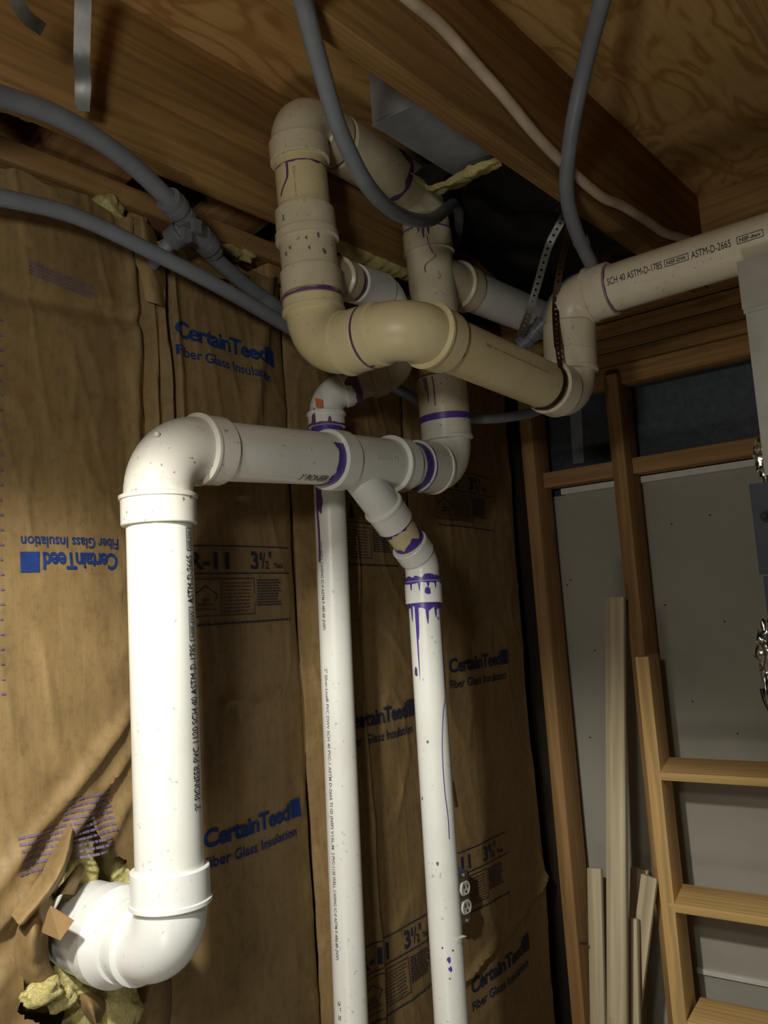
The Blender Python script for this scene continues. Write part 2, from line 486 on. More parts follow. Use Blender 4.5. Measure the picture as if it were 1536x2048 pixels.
# ------------------------------------------------------------------ insulation batts
TEAR = (.735, -.425)
def g1(x, c, s): return exp(-((x-c)/s)**2)
def wall_y(x, z, bay):
    xa, xb = BAYS[bay][0], BAYS[bay][1]
    u = min(1, max(0, (x-xa)/(xb-xa)))
    bulge = .030*(sin(pi*u)**.55 if 0 < u < 1 else 0)*(.75+.25*noise.noise(Vector((x*1.5, bay*3.3, z*1.6))))
    y = YW - bulge
    n = noise.noise(Vector((x*7, bay*5.1, z*4)))*.006 + noise.noise(Vector((x*20, bay*2.1+4, z*14)))*.0014
    r1 = 1-abs(noise.noise(Vector((x*9+z*3, 11+bay, z*5-x*2))))*2
    n += max(0, r1-.55)**2*.012
    r2 = 1-abs(noise.noise(Vector((x*16+z*2, 31+bay, z*3+x*5))))*2
    n += max(0, r2-.72)**2*.03*max(.25, min(1, (z+.1)*2))
    y -= n
    if bay == 0:
        wob = .012*noise.noise(Vector((0, 3, z*5)))
        y -= .012*g1(x, .875+wob, .014)*(.4+.6*(z > .1))
        y += .010*g1(z, .50+.05*(x-.7)+.01*noise.noise(Vector((x*9, 0, 0))), .012)
        for o_, am, wd in ((0, .012, .014), (-.055, .009, .010), (-.12, .010, .016)):
            q = z+.13-o_-.8*(x-.83)+.012*noise.noise(Vector((x*12, o_*40, 0)))
            y -= am*g1(q, 0, wd)*max(0, min(1, (.86-x)/.05))*max(0, min(1, (x-.52)/.12))
        d = math.hypot((x-TEAR[0])/.20, (z-TEAR[1])/.20)
        if d < 1.6: y -= .02*(1.6-d)*(.6+noise.noise(Vector((x*14, 7, z*14))))
    if bay == 1:
        for c, am, wd, k in ((.905, .018, .008, 5), (.930, .020, .008, 6.5), (.955, .010, .008, 4)):
            cc = c+.009*noise.noise(Vector((c*9, 1, z*k)))
            y -= am*g1(x, cc, wd)*max(0, min(1, (z-.05)/.35))
        y += .012*g1(x, .943+.006*noise.noise(Vector((9, 1, z*6))), .007)*max(0, min(1, (z-.05)/.3))
        y -= .010*g1(z, -.13+.012*noise.noise(Vector((x*16, 4, 0))), .006)*(x > 1.02)*(x < 1.16)
        y -= .012*g1(x-(z-.3)*.25, 1.10, .02)*(z > .22)
    if bay == 2:
        y -= .008*g1(x, 1.38+.02*noise.noise(Vector((2, 1, z*4))), .006)
    if bay == 3:
        y -= .012*g1(z, -.80+.28*(x-1.7)+.01*noise.noise(Vector((x*18, 4, 0))), .010)
    return y

BAYS = [(.36, .900, .690), (.893, 1.228, .660), (1.233, 1.609, .66), (1.612, 2.085, .66)]
BLBL = ['far left kraft-faced insulation batt, upside-down blue print, torn open around the drain pipe',
        'kraft-faced insulation batt behind the left riser with large R-11 print beside it',
        'kraft-faced insulation batt between the two long white vertical pipes',
        'kraft-faced insulation batt at the right end of the papered wall beside the outlet']
batts = []
def hole(x, z, snap=False):
    dx, dz = (x-TEAR[0])/.105, (z-TEAR[1])/.125
    r = math.hypot(dx, dz); a = atan2(dz, dx)
    e = 1+.22*noise.noise(Vector((cos(a)*2.2, sin(a)*2.2, 3.7)))+.1*noise.noise(Vector((cos(a)*7, sin(a)*7, 1.7)))
    if 1.15 < a < 1.75: e += .35*(1-abs(a-1.45)/.3)
    if -1.5 < a < -.8: e += .45
    if snap:
        if r < e and r > .3: k = e/r; return TEAR[0]+(x-TEAR[0])*k, TEAR[1]+(z-TEAR[1])*k
        return x, z
    return r < e
for bi, (xa, xb, zt) in enumerate(BAYS):
    root = empty('insulation_batt', ((xa+xb)/2, YW, FLOOR), BLBL[bi], 'insulation', 'insulation batts of the papered wall'); batts.append(root)
    nx = int((xb-xa)/.0042); z0 = -1.25; nz = int((zt-z0)/.0075)
    V, Fc = [], []; HV = []
    for j in range(nz+1):
        for i in range(nx+1):
            u = i/nx; t = j/nz
            x = xa+(xb-xa)*u; z = z0+(zt-z0)*t
            if bi == 3: x = xa+(xb-xa-.05*(.5+.5*noise.noise(Vector((0, 2, z*2.2))))*(z < .3)*min(1, (.3-z)*4))*u
            if bi == 1: x = xa+(xb-xa+.012*noise.noise(Vector((0, 2, z*3))))*u
            if j > nz-8: z += (j-nz+8)/8*(.035*noise.noise(Vector((x*9, 5, bi)))+.02*noise.noise(Vector((x*30, 5, bi))))
            if bi == 0:
                HV.append(hole(x, z)); x, z = hole(x, z, True)
            V.append((x, wall_y(x, z, bi), z))
    for j in range(nz):
        for i in range(nx):
            if bi == 0 and sum(HV[q_] for q_ in (j*(nx+1)+i, j*(nx+1)+i+1, (j+1)*(nx+1)+i, (j+1)*(nx+1)+i+1)) > 2: continue
            q = j*(nx+1)+i; Fc.append((q, q+1, q+nx+2, q+nx+1))
    o = mesh('kraft_facing', V, Fc, M['kraft'], root, 50)
    # fibreglass core behind the paper
    V, Fc = [], []; nx, nz = 24, 90
    for j in range(nz+1):
        for i in range(nx+1):
            x = xa+.012+(xb-xa-.024)*i/nx; z = z0+(zt+.02-z0)*j/nz
            V.append((x, YW+.045+.02*noise.noise(Vector((x*12, bi, z*12)))+.008*noise.noise(Vector((x*50, bi, z*50))), z))
    for j in range(nz):
        for i in range(nx):
            q = j*(nx+1)+i; Fc.append((q, q+1, q+nx+2, q+nx+1))
    mesh('fiberglass_core', V, Fc, M['glass'], root, 80)

def on_wall(bay, g, x0, z0, mat, rot=0, slope=0, mirror=False, name='printed_text', off=.0016, curve=0):
    V = []
    for u, v in g[0]:
        if rot: u, v = -u, -v
        x = x0+u; z = z0+v+slope*u
        if curve: z += curve*u*u
        V.append((x, wall_y(x, z, bay)-off, z))
    return mesh(name, V, g[1], M[mat], batts[bay])

ME = .006
def logo(bay, x0, z0, W, mat='blueink', rot=0, slope=0, sub=True, cut=None):
    H = W*.125
    a = glyphs('CertainTeed', W*.87, H, .027, ME, .9)
    b = rect2(W*.885, W, -.04*H, H*1.08, 8)
    g = join(a, b)
    if sub: g = join(g, shift(glyphs('Fiber Glass Insulation', W*.94, H*.62, .012, ME), 0, -H*1.15))
    if cut is not None:
        g = (g[0], [f for f in g[1] if min(g[0][i][0] for i in f) > cut])
    on_wall(bay, g, x0, z0, mat, rot, slope, name='printed_logo')

def text_lines(x0, x1, y0, y1, n, t, seed=0):
    """rows of dashes standing for illegibly small print"""
    rnd = random.Random(seed); parts = []
    for i in range(n):
        y = y1-(y1-y0)*(i+.5)/n; x = x0; xe = x1-(x1-x0)*rnd.random()*.12
        while x < xe-.003:
            w_ = min(rnd.uniform(.004, .013), xe-x); parts.append(rect2(x, x+w_, y-t*.36, y+t*.36, 2)); x += w_+.0014
    return join(*parts)

def rlabel(bay, x0, z0, W, mat='navyink', slope=0, cutx=None):
    """R-11 band with seal and fine print; x0,z0 = left end of the lower rule"""
    S = W/.27
    big = join(rect2(-.02*S, W, .052*S, .0542*S, 20), rect2(-.02*S, W, 0, .0022*S, 20),
               shift(glyphs('R-11', .095*S, .032*S, .03, ME), .0, .010*S),
               shift(glyphs('3', .022*S, .034*S, .03, ME), .150*S, .010*S),
               shift(glyphs('1', .006*S, .016*S, .02, ME), .176*S, .027*S), shift(glyphs('/', .012*S, .032*S, .01, ME), .181*S, .011*S),
               shift(glyphs('2', .011*S, .016*S, .02, ME), .192*S, .010*S), shift(glyphs('"', .008*S, .034*S, .02, ME), .203*S, .010*S),
               shift(glyphs('Thick', .03*S, .011*S, .02, ME), .216*S, .011*S))
    small = join(frame2(0, .158*S, -.078*S, -.008*S, .0016*S, 14), rect2(.070*S, .0716*S, -.078*S, -.008*S),
                 text_lines(.076*S, .150*S, -.074*S, -.014*S, 9, .0022*S, 1),
                 text_lines(.163*S, .238*S, -.064*S, -.010*S, 10, .0032*S, 2),
                 text_lines(.004*S, W, -.098*S, -.088*S, 1, .0045*S, 3),
                 shift(glyphs('NAHB', .018*S, .0055*S, .02), .026*S, -.050*S), shift(glyphs('RESEARCH', .034*S, .0045*S, .02), .018*S, -.058*S),
                 shift(glyphs('FOUNDATION, INC', .050*S, .0045*S, .02), .010*S, -.067*S))
    pent = [(.035, -.022), (.062, -.038), (.056, -.052), (.014, -.052), (.006, -.040)]
    ps = []
    for k in (0, 1, 3, 4):
        a = Vector(pent[k])*S; b = Vector(pent[(k+1) % 5])*S
        if k == 3: a, b = Vector(pent[3])*S, Vector(pent[4])*S
        d = (b-a).normalized(); n_ = Vector((-d.y, d.x))*.0010*S
        ps.append(([tuple(a+n_), tuple(b+n_), tuple(b-n_), tuple(a-n_)], [(0, 1, 2, 3)]))
    small = join(small, *ps)
    on_wall(bay, big, x0, z0, mat, 0, slope); on_wall(bay, small, x0, z0, mat, 0, slope, name='fine_print')

def WX(px, py): p = P(px, py, 1, YW-.028); return p.x, p.z
# bay 0: blue print turned upside down
x, z = WX(246, 1135-8); 
xe, _ = WX(45, 1132)
Wl = x-xe
g = join(glyphs('CertainTeed', Wl*.80, .025, .027, ME, .9), rect2(Wl*.83, Wl, -.001, .028, 8))
xa_, za_ = WX(246, 1106); 
on_wall(0, g, xa_, za_, 'blueink', 1, 0.0, name='printed_logo')
xb_, zb_ = WX(247, 1076)
# 'Fiber Glass Insulation' stands above the logo because both are upside down
on_wall(0, glyphs('Fiber Glass Insulation', Wl*1.0, .0165, .012, ME), xb_, zb_, 'blueink', 1, 0.0)
# bay 0: violet fine print near the tear
x, z = WX(25, 1735); S_ = 1
g = join(text_lines(0, .165, 0, .085, 11, .0045, 7))
g = (g[0], [f for f in g[1] if not (g[0][f[0]][0] < .07 and g[0][f[0]][1] > .05)])
on_wall(0, g, x, z-.012, 'violetink', 0, .0, name='fine_print')
g = text_lines(0, .12, 0, .022, 4, .0036, 11)
x, z = WX(60, 560); on_wall(0, g, x, z+.01, 'violetink', 0, -.10, name='fine_print')
for k in range(26):
    x, z = WX(4, 640+k*30); on_wall(0, rect2(0, .006 if k % 4 else .004, 0, .003), x, z, 'violetink', 0, 0, name='print_tick')
# bay 1
x, z = WX(355, 668); x2, _ = WX(552, 690); logo(1, x, z, x2-x, 'blueink', slope=-.06)
x, z = WX(385, 1148); x2, _ = WX(592, 1132); rlabel(1, x, z, x2-x, 'navyink', slope=.0)
x, z = WX(420, 1700); x2, _ = WX(616, 1642); logo(1, x, z, x2-x, 'blueink', slope=.02)
# bay 2
x, z = WX(690, 1462); x2, _ = WX(836, 1432); logo(2, x, z, (x2-x)*1.03, 'navyink')
x, z = WX(718, 1988-25); rlabel(2, x+.005, z, .26, 'navyink')
x, z = WX(705, 1052); rlabel(2, x-.08, z+.01, .25, 'navyink', slope=-.02)
# bay 3
x, z = WX(906, 1345); x2, _ = WX(1020, 1328); logo(3, x, z, x2-x, 'navyink')
x, z = WX(915, 1760); rlabel(3, x-.02, z, .25, 'navyink')
x, z = WX(905, 978); rlabel(3, x-.06, z, .25, 'navyink', slope=-.03)
x, z = WX(955, 1992); logo(3, x, z, .25, 'navyink', slope=.08)

# ------------------------------------------------------------------ the tear: loose fibreglass and paper flaps
def blob(par, c, r, mat, seed, name='fiberglass_tuft', amp=.45, seg=40, fq=2.4):
    V, Fc = [], []; c = Vector(c); n = seg; m = seg//2
    for j in range(m+1):
        th = pi*j/m
        for i in range(n):
            ph = 2*pi*i/n; d = Vector((sin(th)*cos(ph), sin(th)*sin(ph), cos(th)))
            k = 1+amp*noise.noise(d*fq+Vector((seed, 0, 0)))+amp*.5*noise.noise(d*fq*3+Vector((0, seed, 0)))
            V.append(c+Vector((d.x*r[0], d.y*r[1], d.z*r[2]))*k)
    for j in range(m):
        for i in range(n):
            i2 = (i+1) % n; Fc.append((j*n+i, (j+1)*n+i, (j+1)*n+i2, j*n+i2))
    return mesh(name, V, Fc, M[mat], par, 80)
def WP(px, py, y): return P(px, py, 1, y)
b0 = batts[0]
for k, (px, py, y, r) in enumerate(((160, 1745, 1.185, (.030, .016, .050)), (262, 1760, 1.19, (.03, .015, .032)), (85, 1985, 1.135, (.028, .016, .016)),
                    (125, 1998, 1.15, (.022, .012, .016)), (240, 2020, 1.16, (.035, .014, .045)), (200, 2000, 1.17, (.05, .012, .030)), (140, 1960, 1.18, (.07, .012, .03)))):
    blob(b0, WP(px, py, y), r, 'glass', k*3.1, amp=.34, fq=1.6)
def flap(par, rows, name='paper_flap', seed=0, mat='kraft', sub=8):
    """rows: list of rows of (px,py,y) control points; smooth crumpled sheet"""
    rows = [catmull([WP(*c) for c in r], sub) for r in rows]
    cols = list(zip(*rows)); cols = [catmull(list(c), sub) for c in cols]
    V, Fc = [], []; nc, nr = len(cols), len(cols[0])
    for c in cols:
        for p in c:
            V.append(p+Vector((0, 1, 0))*(.004*noise.noise(p*28+Vector((seed, 0, 0)))+.002*noise.noise(p*70)))
    for i in range(nc-1):
        for j in range(nr-1):
            q = i*nr+j; Fc.append((q, q+1, q+nr+1, q+nr))
    return mesh(name, V, Fc, M[mat], par, 60)
flap(b0, [[(138, 1645, 1.15), (100, 1715, 1.14), (60, 1780, 1.13), (22, 1830, 1.13)],
          [(146, 1660, 1.135), (125, 1735, 1.10), (85, 1800, 1.10), (40, 1850, 1.11)],
          [(150, 1680, 1.16), (128, 1750, 1.13), (92, 1800, 1.14), (62, 1838, 1.15)]], seed=1)
flap(b0, [[(170, 1730, 1.165), (160, 1760, 1.15), (148, 1790, 1.15)],
          [(158, 1728, 1.155), (142, 1755, 1.13), (120, 1790, 1.13)],
          [(125, 1765, 1.17), (112, 1785, 1.16), (100, 1812, 1.17)]], seed=2)
flap(b0, [[(52, 1800, 1.16), (30, 1870, 1.15), (28, 1940, 1.15), (52, 1985, 1.16)],
          [(85, 1790, 1.135), (66, 1870, 1.115), (70, 1935, 1.12), (85, 1965, 1.13)],
          [(115, 1785, 1.16), (98, 1850, 1.15), (100, 1930, 1.15), (118, 1955, 1.16)]], seed=3)
flap(b0, [[(150, 1990, 1.17), (165, 2020, 1.15), (185, 2050, 1.15)],
          [(175, 1985, 1.15), (185, 2015, 1.12), (195, 2048, 1.12)],
          [(205, 1985, 1.17), (212, 2010, 1.15), (203, 2045, 1.15)]], seed=4)

# cardboard scrap stuck on the end of the coupling
c = [D(100, 1813, 1.155), D(147, 1843, 1.13), D(120, 1881, 1.13), D(77, 1862, 1.165)]
V = c+[p+CF*.003 for p in c]
o = mesh('cardboard_scrap', V, [(0, 1, 2, 3), (7, 6, 5, 4), (0, 4, 5, 1), (1, 5, 6, 2), (2, 6, 7, 3), (3, 7, 4, 0)], M['card'])
tag(o, 'small square scrap of brown cardboard stuck to the low white wall coupling', 'cardboard')

# crumpled paper strips at the top of the seam and above
top = batts[1]
def wflap(seed, pts): return flap(top, pts, seed=seed)
wflap(5, [[(268, 432, 1.175), (272, 520, 1.165), (292, 600, 1.16)], [(286, 436, 1.155), (300, 520, 1.15), (318, 610, 1.150)], [(312, 470, 1.175), (330, 540, 1.165), (330, 620, 1.16)]])
wflap(6, [[(380, 520, 1.17), (430, 540, 1.16), (470, 575, 1.165)], [(395, 545, 1.14), (440, 556, 1.13), (482, 560, 1.14)], [(410, 500, 1.17), (450, 530, 1.16), (500, 552, 1.17)]])
for (px, py, y, r, s) in ((215, 425, 1.20, (.030, .02, .030), 2.2), (20, 212, 1.13, (.06, .012, .010), 3.3), (470, 500, 1.21, (.05, .02, .02), 4.2)):
    blob(top if px > 100 else b0, WP(px, py, y), r, 'glass', s)
# fibreglass fringe along the lower edge of the wide joist
V, Fc = [], []; n = 60
for i in range(n+1):
    x = 1.20+.36*i/n; h = .012*(1-abs(i/n*2-1)**3)*(1+.8*noise.noise(Vector((x*40, 0, 0))))
    for k in range(7):
        a = pi*k/6; V.append((x, 1.060-.0205*cos(a)+.003*noise.noise(Vector((x*60, k, 0))), ZJ-.001-h*sin(a)*(1+.5*noise.noise(Vector((x*90, k, 2))))))
for i in range(n):
    for k in range(6): q = i*7+k; Fc.append((q, q+1, q+8, q+7))
o = mesh('fiberglass_fringe', V, Fc, M['glass'], None, 80); tag(o, 'thin yellow fringe of fiberglass under the lower edge of the wide joist', 'insulation')

# ------------------------------------------------------------------ the drain pipes
E2 = P(314, 893, 1, .985); RB = P(337, 1650, 1, .985)
dR = (RB-E2).normalized()
E1 = E2+dR*((E2.z+.415)/abs(dR.z))
E3 = P(900, 938, 1, .985)
E8 = P(846, 390, 1, .985)
Tc = P(592, 236, 1, .972)
E4 = P(635, 705, 1, .960)
E5 = P(812, 652, 1, .770)
E6 = P(1143, 793, 1, .742)
E7 = P(1137, 604, 0, E6.x)
RE = P(1480, 497, 0, E6.x); RE = E7+(RE-E7)*2.6
drain = empty('drain_pipe_assembly', (1.2, .97, -.35), 'white PVC drain pipework looping under the joists, glued with purple primer', 'pipes')
up = Vector((0, 0, 1))
CAMV = Vector((0, 0, 0))
def lab(o, s): o['label'] = s; return o

# riser 1
dw = (P(205, 1862, 1, 1.14)-E1).normalized()
dH = (E3-E2).normalized()
e = elbow(drain, E1, -dR*-1, dw, .060, .046, .030, 'fitwhite')
lab(e, 'bright white bottom elbow of the left riser')
pl = pipe(drain, E1-dR*.09, E2+dR*.10, R3, 'pvc'); lab(pl, 'thick white riser at the left with black printing')
e = elbow(drain, E2, -dR, dH, .068, .042, .042, 'fit'); lab(e, 'speckled white top elbow of the left riser')
for (px, py, d_) in ((376, 914, 1.243), (478, 889, 1.345), (314, 868, 1.205)):
    blob(e, D(px, py, d_), (.0042, .0042, .0042), 'fit', 1.0, 'mould_nub', 0, 16)
# coupling into the wall (4 inch)
a = E1+dw*.090
R4, H4 = .0572, .0665
prof = [(a-dw*.001, R3), (a, .0555), (a+dw*.012, .0605), (a+dw*.020, H4-.001), (a+dw*.022, H4), (a+dw*.050, H4), (a+dw*.052, H4-.001), (a+dw*.052, H4-.004), (a+dw*.062, H4-.004), (a+dw*.150, H4-.005), (a+dw*.150, R3)]
v, f = sweep([p for p, r in prof], [r for p, r in prof], 64, [dw]*len(prof))
e = mesh('wall_coupling', v, f, M['fitwhite'], drain, 25); lab(e, 'wide white coupling entering the torn insulation')
# riser text
T1 = '3" PIONEER PVC 1120 SCH 40 ASTM-D-1785'
zof = lambda py: P(385, py, 1, .985).z
def riser_at(py):
    zz = P(337, py, 1, .985-.03).z; return E2+dR*((E2.z-zz)/abs(dR.z))
p0, p1 = riser_at(1630), riser_at(1292); p2, p3, p4 = riser_at(1285), riser_at(1216), riser_at(1209); p5, p6, p7 = riser_at(1112), riser_at(1102), riser_at(1056)
tw = -E2; tw.z = 0
ANG = 58-9
HT = .0155
up1 = -dR
# angle sign check: b = d x n
s_ = -1
def rt(txt, a, b, H=HT, bold=0.0): on_pipe(pl, glyphs(txt, (b-a).length, H, bold), a, up1, RA, R3, 'ink', tw, RF)
RA = 67; RF = -1
# with d=+Z and n toward the camera, b = z x n points to the viewer's right, so right side = positive angle
rt(T1, p0, p1); rt('ASTM-D-2665', p4, p5)
def nsf(par, a, b, d, A, F, R, mat, tw, H=.0135, txt='NSF-DW', open_end=False):
    L = (b-a).length
    g = join(frame2(0, L, 0, H, .0011, 4), shift(glyphs(txt, L*.8, H*.5, .02), L*.1, H*.25))
    on_pipe(par, g, a, d, A, R, mat, tw, F)
nsf(pl, p2, p3, up1, RA, RF, R3, 'ink', tw); nsf(pl, p6, p7, up1, RA, RF, R3, 'ink', tw)

# horizontal run
hp = pipe(drain, E2+dH*.09, P(700, 921, 1, .985), R3, 'pvc')
twh = -E2; 
a = P(606, 955, 1, .985-.03); a = E2+dH*((a-E2).dot(dH))
on_pipe(hp, glyphs('3" PIONEER P', .076, .0140, 0), a, dH, 66, R3, 'ink', Vector((0, -1, 0)), -1)
pa = P(686, 919, 1, .942); pa = E2+dH*((pa-E2).dot(dH))
primer(hp, pa+dH*.0085, -dH, R3, .020, 'purple', 1, .3, [(45, .006, 30)], Vector((0, -1, 0)))
# wye: run hub, body, second hub, branch
WL = pa+dH*.008; W2 = P(842, 934, 1, .942); W2 = E2+dH*((W2-E2).dot(dH))
prof = hub_prof(WL, dH, .036, R3, H3+.001, B3, 0)
prof2 = hub_prof(W2, -dH, .040, R3, H3, B3, .003)
pr = prof+[(p, r, -d) for p, r, d in reversed(prof2)]
wye = mesh('wye_fitting', *sweep([p[0] for p in pr], [p[1] for p in pr], 56, [dH]*len(pr)), M['fitwhite'], drain, 28)
lab(wye, 'clean white wye fitting with a branch pointing down right')
WB = P(698, 921, 1, .985); EB = P(843, 1118, 1, .985); dB = (EB-WB).normalized()
hb = P(766, 1017, 1, .985); hb = WB+dB*((hb-WB).dot(dB)); he = P(790, 1047, 1, .985); he = WB+dB*((he-WB).dot(dB))
prof = hub_prof(he, -dB, (he-hb).length+.004, R2, H2, B2+.001, .002)
prof = [(p, r, -d) for p, r, d in reversed(prof)]
prof = [(WB+dB*.015, B2+.001, dB)]+prof
mesh('wye_branch', *sweep([p[0] for p in prof], [p[1] for p in prof], 48, [dB]*len(prof)), M['fitwhite'], wye, 28)
# raised moulded mark on the wye body
ma = P(742, 922, 1, .95); ma = E2+dH*((ma-E2).dot(dH))
def relief(par, g, a, d, ang, R, mat, tw, fl, h=.0006):
    on_pipe(par, g, a, d, ang, R+h, mat, tw, fl, 'moulded_mark')
relief(wye, join(*[rect2(k*.0065, k*.0065+.0042, .001+.001*(k % 2), .006, 2) for k in range(7)], frame2(.050, .060, -.001, .009, .0012)), ma, dH, 4, B3, 'white', Vector((0, -1, 0)), -1)
# branch pipe, 45 elbow, collar, lower drop pipe
P3t = EB; P3b = P(900, 2000, 1, .970); d3 = (P3b-P3t).normalized()
bp = pipe(drain, he-dB*.01, EB-dB*.045, R2, 'cream')
el = P(813, 1080, 1, .985); el = WB+dB*((el-WB).dot(dB))
eh = P(831, 1104, 1, .985); eh = WB+dB*((eh-WB).dot(dB))
primer(bp, he-dB*.001, dB, R2, .006, 'purple', 2, .8, [(-60, .008, 20)])
primer(bp, el+dB*.008, -dB, R2, .011, 'purple', 3, .7, [(10, .006, 25), (70, .010, 30)])
e45 = elbow(drain, EB+d3*.004, dB, d3, .018, .030, 0, 'fitwhite', Rp=R2, Rh=H2, Rb=B2, lipa=.0)
ct = P(848, 1163, 1, .983); ct = EB+d3*((ct-EB).dot(d3)); cb = P(851, 1207, 1, .983); cb = EB+d3*((cb-EB).dot(d3))
# body between elbow and collar
seg = mesh('elbow_neck', *sweep([EB+d3*.012, ct+d3*.004], [B2, B2-.0008], 48), M['fitwhite'], e45, 30)
primer(e45, ct+d3*.001, -d3, B2, .009, 'purple', 4, .5, [(20, .004, 20)])
col_ = mesh('collar_fitting', *coupling_geo(ct, cb, .0350, R2), M['fitwhite'], drain, 28); lab(col_, 'short white collar splashed with purple primer')
primer(col_, ct+d3*.001, d3, .0350, .004, 'purple', 5, .9, [(-40, .012, 4), (-12, .017, 3), (15, .008, 4), (40, .012, 3)])
blotch(col_, ct+d3*.020, d3, .0350, 12, .014, .011, 'purple', 1)
d3p = pipe(drain, cb-d3*.01, P3t+d3*1.30, R2, 'pvc'); lab(d3p, 'long white drop pipe with purple drips at the right')
primer(d3p, cb-d3*.001, d3, R2, .010, 'purple', 6, .6, [(-52, .03, 5), (-30, .060, 8), (-34, .085, 3), (8, .026, 5), (40, .02, 5)])
def drip(par, pts, R, d, base, mat, wdt=.0011, toward=None):
    """thin wandering run of primer: pts = (distance, angle)"""
    d, n, b = basis_s(d, toward if toward is not None else -Vector(base))
    V, Fc = [], []
    q = catmull([(s, a, 0) for s, a in pts], 6)
    for c_ in q:
        for s in (-1, 1):
            a = radians(c_.y)+s*wdt/R; V.append(Vector(base)+d*c_.x+(n*cos(a)+b*sin(a))*(R+.0007))
    for i in range(len(q)-1): Fc.append((2*i, 2*i+1, 2*i+3, 2*i+2))
    return mesh('primer_run', V, Fc, M[mat], par)
drip(d3p, [(.0, 58), (.04, 62), (.10, 64), (.17, 60), (.20, 44), (.26, 30), (.33, 28), (.38, 34), (.42, 34)], R2, d3, cb, 'purple', .0008)
drip(d3p, [(.0, 66), (.06, 68), (.12, 66), (.16, 66)], R2, d3, cb, 'ink', .0007)
for s, a, wv, hv in ((.125, -50, .018, .008), (.62, 5, .012, .006), (.635, 8, .010, .006), (.60, -14, .004, .003), (.605, 20, .004, .003), (.65, 4, .003, .002)):
    blotch(d3p, cb+d3*s, d3, R2, a, wv, hv, 'purple' if s > .5 else 'mauve', s*9)
for s, a in ((.25, -20), (.46, -12), (.03, 50), (.35, -60)): blotch(d3p, cb+d3*s, d3, R2, a, .006, .004, 'greyink', s*5)

# right elbow and vertical stack
dV = (E8-E3).normalized()
EF = W2+dH*.040
primer(drain, EF+dH*.001, -dH, R3+.001, .022, 'purple', 8, .2, [], Vector((0, -1, 0)))
sp = pipe(drain, W2-dH*.02, E3-dH*.08, R3, 'pvc')
e = elbow(drain, E3, dH, dV, .058, (E3-EF).length-.058-.004, .042, 'fit'); lab(e, 'speckled elbow joining the horizontal run to the stack')
primer(e, EF+dH*.0005, dH, H3, .004, 'purple', 9, .5, [], Vector((0, -1, 0)))
def onV(py): 
    q = P(870, py, 1, .945); return E3+dV*((q-E3).dot(dV))
vp = pipe(drain, onV(860), onV(420), R3, 'cream')
v, f = coupling_geo(onV(822), onV(738), H3, R3)
cpl = mesh('coupling_fitting', v, f, M['aged'], drain, 28); lab(cpl, 'brown-stained coupling on the stack')
e2_ = mesh('coupling_fitting', *coupling_geo(onV(829), onV(815), H3+.0008, R3), M['purple'], drain, 28); lab(e2_, 'dark purple primer ring')
for a, s in ((-40, .03), (-36, .05), (-44, .02), (-20, .06)):
    drip(cpl, [(0, a), (.02, a+2), (s, a+1)], H3, -dV, onV(742), 'mauve', .0012)
# tee on the stack with the branch going to the back
tv, tf = sweep([onV(690), onV(489), onV(488), onV(487), onV(447), onV(446)], [B3+.001, B3+.001, H3+.002, H3, H3, R3], 56)
tee = mesh('tee_fitting', tv, tf, M['aged'], drain, 28); lab(tee, 'beige tee on the stack with purple drips')
TB = onV(585); dTB = (P(1090, 642, 1, .985)-P(955, 588, 1, .985)).normalized()
TB = P(866, 552, 1, .985); TB = E3+dV*((TB-E3).dot(dV))
prof = hub_prof(TB+dTB*.135, -dTB, .044, R3, H3, B3, .002); prof = [(TB, B3, dTB)]+[(p, r, -d) for p, r, d in reversed(prof)]
mesh('tee_branch', *sweep([p[0] for p in prof], [p[1] for p in prof], 48, [dTB]*len(prof)), M['aged'], tee, 28)
bpipe = pipe(drain, TB+dTB*.12, TB+dTB*.62, R3, 'pvc'); lab(bpipe, 'grey-lit pipe running to the back wall behind the strap')
# top elbow of the stack and run over to the loop
dT = (P(785, 352, 1, .978)-Tc).normalized()
E8 = Vector(E8); dT8 = (E8-Tc).normalized()
e = elbow(drain, E8, dT8, -dV, .058, .052, .030, 'aged', lipa=0, lipb=0.0, Rh=H3-.002); lab(e, 'beige elbow at the top of the stack')
primer(e, E8-dT8*.1095, dT8, H3-.002, .004, 'mauve', 12, .7)
primer(tee, onV(447), dV*-1, H3, .003, 'mauve', 13, .6, [(-8, .028, 4), (4, .022, 3), (-18, .015, 3)])
drip(tee, [(.0, 0), (.02, 2), (.035, 8), (.045, 14), (.06, -10), (.075, -12)], H3, -dV, onV(470), 'mauve', .0009)
tp = mesh('coupling_fitting', *coupling_geo(Tc+dT8*.11, E8-dT8*.112, H3, R3, 0, False), M['aged'], drain, 28); lab(tp, 'beige overhead fitting sloping to the stack')
primer(tp, E8-dT8*.1125, -dT8, H3, .010, 'mauve', 14, .9, [(40, .02, 20)], Vector((0, -1, -.3)))
dG = (E4-Tc).normalized()
e = elbow(drain, Tc, -dG, dT8, .048, .036, .052, 'aged', lipa=0, lipb=0); lab(e, 'large beige elbow tucked against the wide joist')
def onG(py):
    q = P(612, py, 1, .928); return Tc+dG*((q-Tc).dot(dG))
lp = pipe(drain, onG(290), onG(620), R3, 'cream')
primer(lp, onG(312), dG, R3, .003, 'mauve', 15, .9)
drip(lp, [(.0, -30), (.016, -30), (.03, -33), (.045, -48), (.055, -55)], R3, dG, onG(312), 'mauve', .0022)
on_pipe(lp, join(frame2(0, .012, 0, .004, .0006), shift(glyphs('PVC 1120 SCH 40', .038, .0025, 0), .014, .0005)), onG(326), dG, 17, R3, 'redink', -onG(326), -1)
gt = onG(394)
